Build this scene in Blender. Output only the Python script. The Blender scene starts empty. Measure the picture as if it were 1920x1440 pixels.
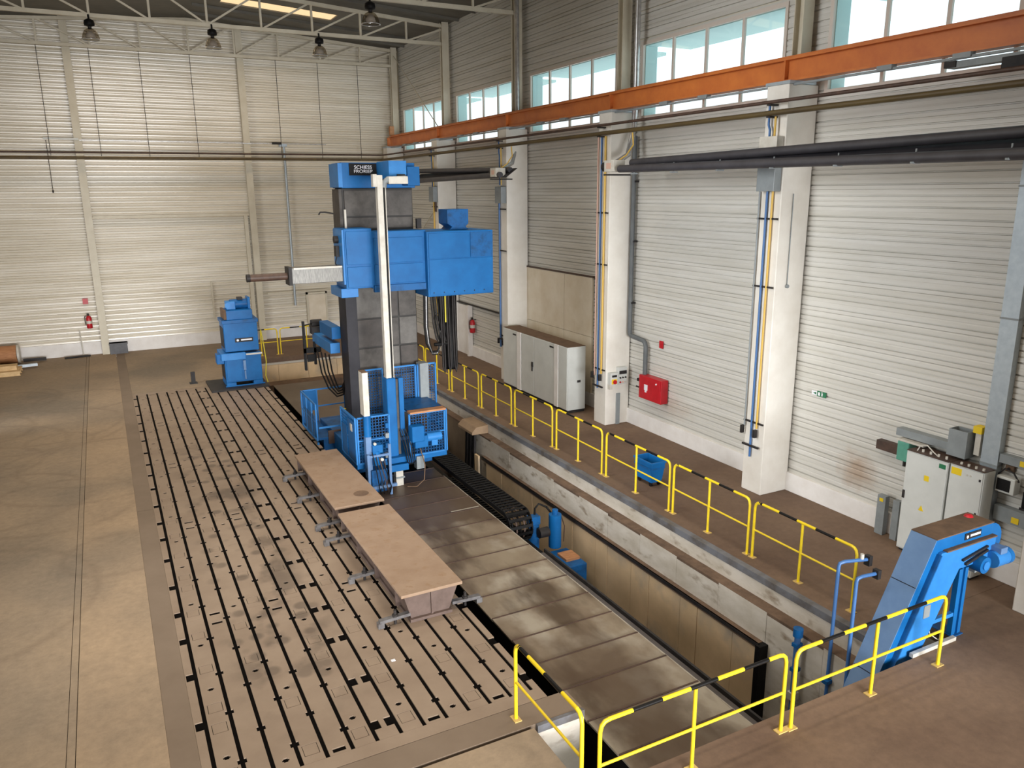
import bpy, math, random
from mathutils import Vector, Matrix
R = math.radians
random.seed(7)
sc = bpy.context.scene
C = sc.collection

# ------------------------------------------------------------ camera, sky, large lights, exposure
H = 6.6
def cam_rot(yaw, pitch, roll):
    ca, sa, cb, sb, cc, s2 = (math.cos(yaw), math.sin(yaw), math.cos(pitch), math.sin(pitch), math.cos(roll), math.sin(roll))
    fwd = Vector((-sa*cb, ca*cb, -sb)); right = Vector((ca, sa, 0)); down = fwd.cross(right)
    r2 = right*cc - down*s2; d2 = right*s2 + down*cc
    return Matrix((r2, -d2, -fwd)).transposed()
cd = bpy.data.cameras.new('camera'); cam = bpy.data.objects.new('camera', cd); C.objects.link(cam)
cam.matrix_world = Matrix.Translation((0, 0, H)) @ cam_rot(R(-27.29), R(13.863), R(-0.479)).to_4x4()
cd.sensor_width = 36; cd.lens = 36*1466/1920; cd.clip_end = 300
sc.camera = cam
w = bpy.data.worlds.new('sky'); sc.world = w; w.use_nodes = True
bg = w.node_tree.nodes['Background']; bg.inputs[0].default_value = (0.93, 0.98, 1.0, 1); bg.inputs[1].default_value = 2.6
def area(name, loc, direction, sx, sy, power, col=(1, 1, 1), spread=180):
    l = bpy.data.lights.new(name, 'AREA'); l.shape = 'RECTANGLE'; l.size = sx; l.size_y = sy; l.energy = power; l.color = col; l.spread = R(spread)
    o = bpy.data.objects.new(name, l); C.objects.link(o); o.location = loc
    o.rotation_euler = Vector(direction).to_track_quat('-Z', 'Z').to_euler()
    return o
area('fill_left_side', (-4.6, 13.2, 2.9), (1, 0, -.19), 37, 5.2, 1700, (.96, .985, 1.0), 60)  # added low fill for the right wall; the left wall is closed
area('fill_hall_end', (4, -7.7, 3.2), (0, 1, -.095), 16, 5.8, 2150, (.98, .99, 1.0), 58)  # added fill standing before the closed end wall behind the camera
area('fill_left_rear', (-4.7, 27, 3.0), (.9, .44, -.06), 8, 5, 470, (.97, .99, 1.0), 110)  # added fill to brighten the back wall and far right cladding
for k in range(6):
    for x in (7.1, 1.1):
        area('daylight_skylight', (x, 2.375+6.1*k, 13.28 if k == 5 else 12.6), (0, 0, -1), 4.0, 1.1, 125 if k == 5 else 195, (1, .74, .46) if k == 5 else (1, .91, .78), 150 if k == 5 else 110)
sc.view_settings.view_transform = 'Standard'; sc.view_settings.look = 'None'
sc.view_settings.gamma = 1; sc.view_settings.use_curve_mapping = False
sc.view_settings.exposure = -0.70

# ------------------------------------------------------------ materials
def srgb(r, g, b):
    f = lambda c: (c/12.92 if c <= .04045 else ((c+.055)/1.055)**2.4)
    return (f(r/255), f(g/255), f(b/255))
def M(name, col, col2=None, rough=.55, metal=0., scale=2.5, detail=5, lo=.35, hi=.68, stretch=(1, 1, 1), bump=0., spec=.5, world=False, col3=None, scale3=.6, lo3=.5, hi3=.7):
    m = bpy.data.materials.new(name); m.use_nodes = True
    nt = m.node_tree; b = nt.nodes['Principled BSDF']
    b.inputs['Roughness'].default_value = rough; b.inputs['Metallic'].default_value = metal
    b.inputs['Specular IOR Level'].default_value = spec
    b.inputs['Base Color'].default_value = (*col, 1)
    if col2 is not None or bump:
        if world: src = nt.nodes.new('ShaderNodeNewGeometry').outputs['Position']
        else: src = nt.nodes.new('ShaderNodeTexCoord').outputs['Object']
        mp = nt.nodes.new('ShaderNodeMapping'); mp.inputs['Scale'].default_value = stretch
        nt.links.new(src, mp.inputs[0])
        n = nt.nodes.new('ShaderNodeTexNoise'); n.inputs['Scale'].default_value = scale; n.inputs['Detail'].default_value = detail
        n.inputs['Roughness'].default_value = .62
        nt.links.new(mp.outputs[0], n.inputs['Vector'])
    out = None
    if col2 is not None:
        rp = nt.nodes.new('ShaderNodeValToRGB'); rp.color_ramp.elements[0].position = lo; rp.color_ramp.elements[1].position = hi
        rp.color_ramp.elements[0].color = (*col, 1); rp.color_ramp.elements[1].color = (*col2, 1)
        nt.links.new(n.outputs[0], rp.inputs[0]); out = rp.outputs[0]
    if col3 is not None:
        n3 = nt.nodes.new('ShaderNodeTexNoise'); n3.inputs['Scale'].default_value = scale3; n3.inputs['Detail'].default_value = 6
        nt.links.new(mp.outputs[0], n3.inputs['Vector'])
        r3 = nt.nodes.new('ShaderNodeValToRGB'); r3.color_ramp.elements[0].position = lo3; r3.color_ramp.elements[1].position = hi3
        nt.links.new(n3.outputs[0], r3.inputs[0])
        mx = nt.nodes.new('ShaderNodeMix'); mx.data_type = 'RGBA'
        nt.links.new(r3.outputs[0], mx.inputs[0]); nt.links.new(out, mx.inputs[6]); mx.inputs[7].default_value = (*col3, 1)
        out = mx.outputs[2]
    if out is not None: nt.links.new(out, b.inputs['Base Color'])
    if bump:
        bp = nt.nodes.new('ShaderNodeBump'); bp.inputs['Strength'].default_value = bump; bp.inputs['Distance'].default_value = .02
        nt.links.new(n.outputs[0], bp.inputs['Height']); nt.links.new(bp.outputs[0], b.inputs['Normal'])
    return m
def glow(name, col, s):
    m = bpy.data.materials.new(name); m.use_nodes = True; nt = m.node_tree; b = nt.nodes['Principled BSDF']
    b.inputs['Base Color'].default_value = (*col, 1); b.inputs['Emission Color'].default_value = (*col, 1); b.inputs['Emission Strength'].default_value = s
    return m
def glass(name, tint):
    m = bpy.data.materials.new(name); m.use_nodes = True; nt = m.node_tree; nt.nodes.clear()
    o = nt.nodes.new('ShaderNodeOutputMaterial'); t = nt.nodes.new('ShaderNodeBsdfTransparent'); t.inputs[0].default_value = (*tint, 1)
    g = nt.nodes.new('ShaderNodeBsdfGlossy'); g.inputs['Roughness'].default_value = .03
    mx = nt.nodes.new('ShaderNodeMixShader'); mx.inputs[0].default_value = .06
    nt.links.new(t.outputs[0], mx.inputs[1]); nt.links.new(g.outputs[0], mx.inputs[2]); nt.links.new(mx.outputs[0], o.inputs[0])
    return m
m_clad = M('cream_cladding', srgb(207, 205, 199), srgb(192, 189, 180), rough=.45, scale=.6, stretch=(1, .5, 7), world=True, bump=.02)
def wall_stain(m, cy, cz, ry, rz_, col):      # rusty run-off mark on the sheet
    nt = m.node_tree; b = nt.nodes['Principled BSDF']; base = b.inputs['Base Color'].links[0].from_socket
    geo = nt.nodes.new('ShaderNodeNewGeometry'); mp = nt.nodes.new('ShaderNodeMapping'); mp.vector_type = 'POINT'
    mp.inputs['Location'].default_value = (0, -cy/ry, -cz/rz_); mp.inputs['Scale'].default_value = (0, 1/ry, 1/rz_)
    nt.links.new(geo.outputs['Position'], mp.inputs[0])
    ln = nt.nodes.new('ShaderNodeVectorMath'); ln.operation = 'LENGTH'; nt.links.new(mp.outputs[0], ln.inputs[0])
    nz = nt.nodes.new('ShaderNodeTexNoise'); nz.inputs['Scale'].default_value = 3.5; nz.inputs['Detail'].default_value = 5; nt.links.new(geo.outputs['Position'], nz.inputs['Vector'])
    ad = nt.nodes.new('ShaderNodeMath'); ad.operation = 'ADD'; nt.links.new(ln.outputs['Value'], ad.inputs[0]); nt.links.new(nz.outputs[0], ad.inputs[1])
    mr = nt.nodes.new('ShaderNodeMapRange'); mr.inputs[1].default_value = .7; mr.inputs[2].default_value = 1.5; mr.inputs[3].default_value = .55; mr.inputs[4].default_value = 0
    nt.links.new(ad.outputs[0], mr.inputs[0])
    mx = nt.nodes.new('ShaderNodeMix'); mx.data_type = 'RGBA'; nt.links.new(mr.outputs[0], mx.inputs[0]); nt.links.new(base, mx.inputs[6]); mx.inputs[7].default_value = (*col, 1)
    nt.links.new(mx.outputs[2], b.inputs['Base Color'])
wall_stain(m_clad, 10.15, 1.0, .55, .5, srgb(150, 108, 62)); wall_stain(m_clad, 16.2, .95, 1.2, .4, srgb(186, 170, 156))
m_cladb = M('cream_corrugated', srgb(228, 222, 209), srgb(206, 197, 178), rough=.24, scale=.45, stretch=(.4, 1, 6), world=True, bump=.015)
m_board = M('smooth_board', srgb(226, 216, 198), srgb(210, 196, 172), rough=.5, scale=1.2, world=True)
m_white = M('white_masonry', srgb(232, 229, 226), srgb(218, 213, 208), rough=.75, scale=1.6, world=True, bump=.05)
m_pillar = M('white_concrete', srgb(228, 224, 216), srgb(214, 208, 198), rough=.6, scale=1.2, world=True, bump=.03)
m_cream = M('cream_steel', srgb(206, 199, 180), srgb(194, 185, 164), rough=.5, scale=2)
m_roof = M('grey_roof_sheet', srgb(106, 103, 94), srgb(90, 87, 80), rough=.6, scale=1)
m_dark = M('dark_steel', srgb(36, 34, 35), srgb(52, 48, 46), rough=.55, scale=4, spec=.25)
m_heater = M('dark_heater_tube', srgb(66, 64, 68), srgb(54, 52, 56), rough=.5, scale=3)
m_black = M('black_rubber', srgb(14, 13, 14), srgb(24, 23, 23), rough=.55, scale=8, spec=.18)
m_pitblack = M('gap_shade_black', srgb(8, 6, 5), srgb(14, 11, 9), rough=.8, scale=4, spec=.05)  # near-black holds the shade of slots and pit gap; also colours the chips
m_blue = M('blue_paint', srgb(22, 102, 166), srgb(18, 90, 150), rough=.42, scale=2.2, spec=.22)
m_bluel = M('light_blue_paint', srgb(50, 128, 196), srgb(42, 114, 182), rough=.42, scale=3, spec=.3)
m_blued = M('worn_blue_paint', srgb(22, 90, 150), srgb(26, 62, 98), rough=.45, spec=.25, scale=5, lo=.45, hi=.75)
m_blueo = M('dusty_blue_paint', srgb(98, 130, 170), srgb(86, 118, 160), rough=.5, scale=3)
m_yellow = M('yellow_paint', srgb(238, 208, 40), srgb(222, 190, 36), rough=.4, scale=6)
m_orange = M('orange_paint', srgb(204, 118, 52), srgb(186, 100, 44), rough=.45, scale=2)
m_red = M('red_paint', srgb(190, 24, 38), srgb(168, 20, 32), rough=.4, scale=4)
m_lgrey = M('light_grey_paint', srgb(206, 208, 204), srgb(194, 196, 192), rough=.4, scale=1.5)
m_mgrey = M('mid_grey_paint', srgb(140, 146, 148), srgb(124, 130, 132), rough=.45, scale=3)
m_galv = M('galvanised_steel', srgb(178, 188, 194), srgb(162, 172, 180), rough=.38, metal=.35, scale=9, lo=.3, hi=.7)
m_silver = M('silver_duct', srgb(205, 205, 205), srgb(170, 170, 170), rough=.25, metal=.7, scale=9)
m_offwhite = M('off_white_paint', srgb(206, 202, 192), srgb(184, 178, 166), rough=.45, scale=4)
m_castgrey = M('column_cast_grey', srgb(84, 79, 74), srgb(58, 53, 49), rough=.6, scale=3.0, lo=.38, hi=.66, bump=.05)
m_sidecov = M('charcoal_cover', srgb(48, 47, 52), srgb(38, 37, 42), rough=.55, scale=3, spec=.25)
m_ram = M('scraped_steel', srgb(118, 116, 110), srgb(92, 90, 86), rough=.4, metal=.25, scale=14, lo=.36, hi=.64, stretch=(4, 1, .6))
m_rust = M('brown_steel', srgb(84, 62, 50), srgb(58, 42, 34), rough=.55, scale=5)
m_wood = M('worn_wood', srgb(186, 134, 92), srgb(160, 108, 70), rough=.7, scale=4, stretch=(1, 6, 6))
m_dust = M('brown_dust', srgb(112, 88, 68), srgb(92, 72, 56), rough=.9, scale=5)
m_boardtop = M('dusty_plate_top', srgb(150, 126, 104), srgb(138, 113, 91), rough=.75, scale=2.2, col3=srgb(138, 110, 84), scale3=7, lo3=.56, hi3=.70, bump=.03)
m_clampside = M('brown_casting', srgb(100, 82, 74), srgb(78, 62, 54), rough=.6, scale=4)
m_concrete = M('pit_concrete', srgb(204, 196, 184), srgb(182, 172, 156), rough=.85, scale=1.5, world=True, bump=.15, col3=srgb(140, 124, 104), scale3=2.2, lo3=.58, hi3=.74, stretch=(1, 1, 2.2))
m_form = M('pit_tan_panel', srgb(224, 194, 154), srgb(200, 172, 134), rough=.8, scale=.9, world=True, bump=.08, col3=srgb(150, 142, 132), scale3=.8, lo3=.52, hi3=.72)
m_ledge = M('ledge_dirt', srgb(112, 90, 72), srgb(84, 66, 52), rough=.95, scale=3.5, world=True, bump=.2)
m_pitfloor = M('pit_floor', srgb(74, 58, 44), srgb(54, 42, 32), rough=.9, scale=1.2, world=True)
m_angle = M('blue_grey_angle', srgb(108, 109, 114), srgb(84, 78, 74), rough=.6, scale=2, world=True, lo=.42, hi=.62)
m_text = M('white_lettering', srgb(225, 225, 230), rough=.5)
m_plate_y = M('yellow_label', srgb(228, 196, 20), rough=.5)
m_green = M('green_label', srgb(30, 110, 72), rough=.5)
m_teal = M('teal_box', srgb(92, 160, 140), srgb(80, 146, 128), rough=.45, scale=5)
m_bpipe = M('blue_pipe', srgb(62, 104, 158), rough=.4)
m_ypipe = M('ochre_pipe', srgb(206, 168, 74), rough=.4)
m_olive = M('olive_brown_pipe', srgb(92, 76, 40), srgb(70, 56, 34), rough=.5, scale=3, stretch=(1, .2, 1))
m_copper = M('rosy_pipe', srgb(206, 168, 150), rough=.45)
m_pane = glass('window_glass', (.93, .99, 1.0))
m_lampglass = glass('bronze_dome', (.6, .56, .5))
m_reveal = M('pale_cyan_reveal', srgb(186, 214, 214), rough=.7)
m_frame = M('window_frame_pale', srgb(206, 196, 186), rough=.5)
m_sky = glow('skylight_sheet', (1.0, .74, .42), 1.3)
m_yellowhose = M('yellow_hose', srgb(212, 196, 60), rough=.5)

m_formd = M('brown_pit_panel', srgb(124, 106, 84), srgb(104, 88, 70), rough=.85, scale=1.2, world=True, bump=.08)
m_pipegrey = M('dark_grey_pipe', srgb(96, 100, 102), srgb(82, 86, 88), rough=.5, scale=3)
m_pale = M('pale_wood', srgb(222, 190, 142), srgb(196, 162, 114), rough=.7, scale=5)
m_ybase = M('dusty_yellow', srgb(206, 176, 104), srgb(190, 158, 96), rough=.7, scale=12)
m_boxgrey = M('dark_box_grey', srgb(96, 96, 100), srgb(80, 80, 84), rough=.6, scale=4)
def floor_material(name, c1, c2, c3, arcs=True, rough=.8):
    m = M(name, c1, c2, rough=rough, scale=.55, detail=9, lo=.34, hi=.66, world=True, col3=c3, scale3=.24, lo3=.46, hi3=.64, bump=.04)
    nt = m.node_tree; b = nt.nodes['Principled BSDF']
    base = b.inputs['Base Color'].links[0].from_socket
    geo = nt.nodes.new('ShaderNodeNewGeometry')
    fine = nt.nodes.new('ShaderNodeTexNoise'); fine.inputs['Scale'].default_value = 7; fine.inputs['Detail'].default_value = 8; fine.inputs['Roughness'].default_value = .75
    nt.links.new(geo.outputs['Position'], fine.inputs['Vector'])
    mx = nt.nodes.new('ShaderNodeMix'); mx.data_type = 'RGBA'; mx.blend_type = 'OVERLAY'; mx.inputs[0].default_value = .42
    nt.links.new(base, mx.inputs[6]); nt.links.new(fine.outputs[0], mx.inputs[7]); out = mx.outputs[2]
    if arcs:   # faint tyre arcs in the dust
        rnd = random.Random(3); acc = None
        nm = nt.nodes.new('ShaderNodeTexNoise'); nm.inputs['Scale'].default_value = .9; nm.inputs['Detail'].default_value = 3
        nt.links.new(geo.outputs['Position'], nm.inputs['Vector'])
        def math_(op, x, y=None):
            n_ = nt.nodes.new('ShaderNodeMath'); n_.operation = op
            for i_, v_ in enumerate((x, y)):
                if v_ is None: continue
                if isinstance(v_, (int, float)): n_.inputs[i_].default_value = v_
                else: nt.links.new(v_, n_.inputs[i_])
            return n_.outputs[0]
        for _ in range(16):
            c_ = (rnd.uniform(-4.5, .2), rnd.uniform(14, 30), 0); r_ = rnd.uniform(.7, 2.6)
            dn = nt.nodes.new('ShaderNodeVectorMath'); dn.operation = 'DISTANCE'; nt.links.new(geo.outputs['Position'], dn.inputs[0]); dn.inputs[1].default_value = c_
            t_ = math_('ABSOLUTE', math_('SUBTRACT', dn.outputs['Value'], r_))
            t_ = math_('MAXIMUM', math_('SUBTRACT', 1.0, math_('MULTIPLY', t_, 1/.13)), 0.0)
            acc = t_ if acc is None else math_('MAXIMUM', acc, t_)
        k_ = math_('MULTIPLY', math_('MULTIPLY', acc, nm.outputs[0]), .42)
        m2 = nt.nodes.new('ShaderNodeMix'); m2.data_type = 'RGBA'; nt.links.new(k_, m2.inputs[0])
        nt.links.new(out, m2.inputs[6]); m2.inputs[7].default_value = (*srgb(96, 78, 62), 1); out = m2.outputs[2]
    nt.links.new(out, b.inputs['Base Color'])
    return m
m_floorl = floor_material('dusty_floor', srgb(138, 121, 101), srgb(152, 132, 108), srgb(120, 107, 91))
m_floort = floor_material('tan_dust_floor', srgb(146, 126, 103), srgb(162, 139, 112), srgb(130, 114, 95))
m_floorr = floor_material('brown_floor', srgb(112, 90, 72), srgb(98, 76, 60), srgb(124, 100, 80), arcs=False)
m_border = M('smooth_border', srgb(124, 107, 90), srgb(114, 97, 80), rough=.7, scale=1, world=True)

def plate_material():
    m = M('cast_plate', srgb(144, 125, 106), srgb(128, 109, 91), rough=.6, scale=1.0, detail=8, world=True, bump=.03)
    nt = m.node_tree; b = nt.nodes['Principled BSDF']; base = b.inputs['Base Color'].links[0].from_socket
    geo = nt.nodes.new('ShaderNodeNewGeometry')
    sep = nt.nodes.new('ShaderNodeSeparateXYZ'); nt.links.new(geo.outputs['Position'], sep.inputs[0])
    # oily spots kept to a lane of the plate where coolant was spilt
    vor = nt.nodes.new('ShaderNodeTexVoronoi'); vor.inputs['Scale'].default_value = 2.3
    nt.links.new(geo.outputs['Position'], vor.inputs['Vector'])
    nz = nt.nodes.new('ShaderNodeTexNoise'); nz.inputs['Scale'].default_value = 1.1; nz.inputs['Detail'].default_value = 4
    nt.links.new(geo.outputs['Position'], nz.inputs['Vector'])
    r1 = nt.nodes.new('ShaderNodeValToRGB'); r1.color_ramp.elements[0].position = .2; r1.color_ramp.elements[0].color = (1, 1, 1, 1); r1.color_ramp.elements[1].position = .34; r1.color_ramp.elements[1].color = (0, 0, 0, 1)
    nt.links.new(vor.outputs['Distance'], r1.inputs[0])
    r2 = nt.nodes.new('ShaderNodeValToRGB'); r2.color_ramp.elements[0].position = .52; r2.color_ramp.elements[1].position = .62
    nt.links.new(nz.outputs[0], r2.inputs[0])
    mxm = nt.nodes.new('ShaderNodeMath'); mxm.operation = 'MAXIMUM'
    nt.links.new(r1.outputs[0], mxm.inputs[0]); nt.links.new(r2.outputs[0], mxm.inputs[1])
    lane = nt.nodes.new('ShaderNodeMapRange'); lane.interpolation_type = 'SMOOTHSTEP'
    d = nt.nodes.new('ShaderNodeMath'); d.operation = 'SUBTRACT'; d.inputs[1].default_value = 1.75
    nt.links.new(sep.outputs[0], d.inputs[0]); ab = nt.nodes.new('ShaderNodeMath'); ab.operation = 'ABSOLUTE'; nt.links.new(d.outputs[0], ab.inputs[0])
    lane.inputs[1].default_value = .35; lane.inputs[2].default_value = 1.05; lane.inputs[3].default_value = 1; lane.inputs[4].default_value = 0
    nt.links.new(ab.outputs[0], lane.inputs[0])
    ly = nt.nodes.new('ShaderNodeMapRange'); ly.interpolation_type = 'SMOOTHSTEP'
    dy = nt.nodes.new('ShaderNodeMath'); dy.operation = 'SUBTRACT'; dy.inputs[1].default_value = 15.5; nt.links.new(sep.outputs[1], dy.inputs[0])
    ay = nt.nodes.new('ShaderNodeMath'); ay.operation = 'ABSOLUTE'; nt.links.new(dy.outputs[0], ay.inputs[0])
    ly.inputs[1].default_value = 4.5; ly.inputs[2].default_value = 7.5; ly.inputs[3].default_value = 1; ly.inputs[4].default_value = 0
    nt.links.new(ay.outputs[0], ly.inputs[0])
    p1 = nt.nodes.new('ShaderNodeMath'); p1.operation = 'MULTIPLY'; nt.links.new(lane.outputs[0], p1.inputs[0]); nt.links.new(ly.outputs[0], p1.inputs[1])
    p2 = nt.nodes.new('ShaderNodeMath'); p2.operation = 'MULTIPLY'; nt.links.new(p1.outputs[0], p2.inputs[0]); nt.links.new(mxm.outputs[0], p2.inputs[1])
    p3 = nt.nodes.new('ShaderNodeMath'); p3.operation = 'MULTIPLY'; nt.links.new(p2.outputs[0], p3.inputs[0]); p3.inputs[1].default_value = .6
    mx = nt.nodes.new('ShaderNodeMix'); mx.data_type = 'RGBA'; nt.links.new(p3.outputs[0], mx.inputs[0])
    nt.links.new(base, mx.inputs[6]); mx.inputs[7].default_value = (*srgb(70, 58, 48), 1)
    nt.links.new(mx.outputs[2], b.inputs['Base Color'])
    return m
m_plate = plate_material()
def way_material():
    m = M('oily_way_cover', srgb(142, 128, 108), srgb(122, 106, 88), rough=.42, metal=.15, scale=1.0, detail=6, lo=.36, hi=.64, stretch=(1.2, .9, 1), world=True,
          col3=srgb(164, 154, 138), scale3=.9, lo3=.52, hi3=.66)
    nt = m.node_tree; b = nt.nodes['Principled BSDF']; base = b.inputs['Base Color'].links[0].from_socket
    geo = nt.nodes.new('ShaderNodeNewGeometry'); mp = nt.nodes.new('ShaderNodeMapping'); mp.inputs['Scale'].default_value = (1.6, .55, 1)
    nt.links.new(geo.outputs['Position'], mp.inputs[0])
    n = nt.nodes.new('ShaderNodeTexNoise'); n.inputs['Scale'].default_value = 1.1; n.inputs['Detail'].default_value = 6
    nt.links.new(mp.outputs[0], n.inputs['Vector'])
    rp = nt.nodes.new('ShaderNodeValToRGB'); rp.color_ramp.elements[0].position = .48; rp.color_ramp.elements[1].position = .66; rp.color_ramp.elements[1].color = (.85, .85, .85, 1)
    nt.links.new(n.outputs[0], rp.inputs[0])
    mx = nt.nodes.new('ShaderNodeMix'); mx.data_type = 'RGBA'; nt.links.new(rp.outputs[0], mx.inputs[0]); nt.links.new(base, mx.inputs[6])
    mx.inputs[7].default_value = (*srgb(74, 58, 42), 1)
    sp = nt.nodes.new('ShaderNodeSeparateXYZ'); nt.links.new(geo.outputs['Position'], sp.inputs[0])
    nz = nt.nodes.new('ShaderNodeTexNoise'); nz.inputs['Scale'].default_value = 1.4; nz.inputs['Detail'].default_value = 5; nt.links.new(geo.outputs['Position'], nz.inputs['Vector'])
    ad = nt.nodes.new('ShaderNodeMath'); ad.operation = 'MULTIPLY_ADD'; nt.links.new(nz.outputs[0], ad.inputs[0]); ad.inputs[1].default_value = 2.0; nt.links.new(sp.outputs[1], ad.inputs[2])
    far = nt.nodes.new('ShaderNodeMapRange'); far.inputs[1].default_value = 15.2; far.inputs[2].default_value = 15.9; far.inputs[3].default_value = 0; far.inputs[4].default_value = .85; nt.links.new(ad.outputs[0], far.inputs[0])
    dx = nt.nodes.new('ShaderNodeMath'); dx.operation = 'SUBTRACT'; nt.links.new(sp.outputs[0], dx.inputs[0]); dx.inputs[1].default_value = 6.1
    ax = nt.nodes.new('ShaderNodeMath'); ax.operation = 'ABSOLUTE'; nt.links.new(dx.outputs[0], ax.inputs[0])
    a2 = nt.nodes.new('ShaderNodeMath'); a2.operation = 'MULTIPLY_ADD'; nt.links.new(nz.outputs[0], a2.inputs[0]); a2.inputs[1].default_value = -1.3; nt.links.new(ax.outputs[0], a2.inputs[2])
    pool = nt.nodes.new('ShaderNodeMapRange'); pool.inputs[1].default_value = -.25; pool.inputs[2].default_value = .2; pool.inputs[3].default_value = .75; pool.inputs[4].default_value = 0; nt.links.new(a2.outputs[0], pool.inputs[0])
    fr_ = nt.nodes.new('ShaderNodeMapRange'); fr_.inputs[1].default_value = 10.2; fr_.inputs[2].default_value = 11.2; fr_.inputs[3].default_value = 1; fr_.inputs[4].default_value = 0; nt.links.new(ad.outputs[0], fr_.inputs[0])
    pf_ = nt.nodes.new('ShaderNodeMath'); pf_.operation = 'MULTIPLY'; nt.links.new(pool.outputs[0], pf_.inputs[0]); nt.links.new(fr_.outputs[0], pf_.inputs[1])
    mxx = nt.nodes.new('ShaderNodeMath'); mxx.operation = 'MAXIMUM'; nt.links.new(pf_.outputs[0], mxx.inputs[0]); nt.links.new(far.outputs[0], mxx.inputs[1])
    m3 = nt.nodes.new('ShaderNodeMix'); m3.data_type = 'RGBA'; nt.links.new(mxx.outputs[0], m3.inputs[0]); nt.links.new(mx.outputs[2], m3.inputs[6]); m3.inputs[7].default_value = (*srgb(80, 62, 46), 1)
    nt.links.new(m3.outputs[2], b.inputs['Base Color'])
    return m
m_way = way_material()
def stripe_material():       # black and yellow paint along local X
    m = bpy.data.materials.new('striped_rail'); m.use_nodes = True; nt = m.node_tree; b = nt.nodes['Principled BSDF']; b.inputs['Roughness'].default_value = .45; b.inputs['Specular IOR Level'].default_value = .25
    tc = nt.nodes.new('ShaderNodeTexCoord'); s = nt.nodes.new('ShaderNodeSeparateXYZ'); nt.links.new(tc.outputs['Object'], s.inputs[0])
    a = nt.nodes.new('ShaderNodeMath'); a.operation = 'ADD'; a.inputs[1].default_value = -.42; nt.links.new(s.outputs[0], a.inputs[0])
    w_ = nt.nodes.new('ShaderNodeMath'); w_.operation = 'FLOORED_MODULO'; w_.inputs[1].default_value = .8; nt.links.new(a.outputs[0], w_.inputs[0])
    g = nt.nodes.new('ShaderNodeMath'); g.operation = 'LESS_THAN'; g.inputs[1].default_value = .4; nt.links.new(w_.outputs[0], g.inputs[0])
    mx = nt.nodes.new('ShaderNodeMix'); mx.data_type = 'RGBA'; nt.links.new(g.outputs[0], mx.inputs[0])
    mx.inputs[6].default_value = (*srgb(238, 208, 40), 1); mx.inputs[7].default_value = (*srgb(16, 14, 13), 1)
    nt.links.new(mx.outputs[2], b.inputs['Base Color']); return m
m_stripe = stripe_material()

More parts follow.
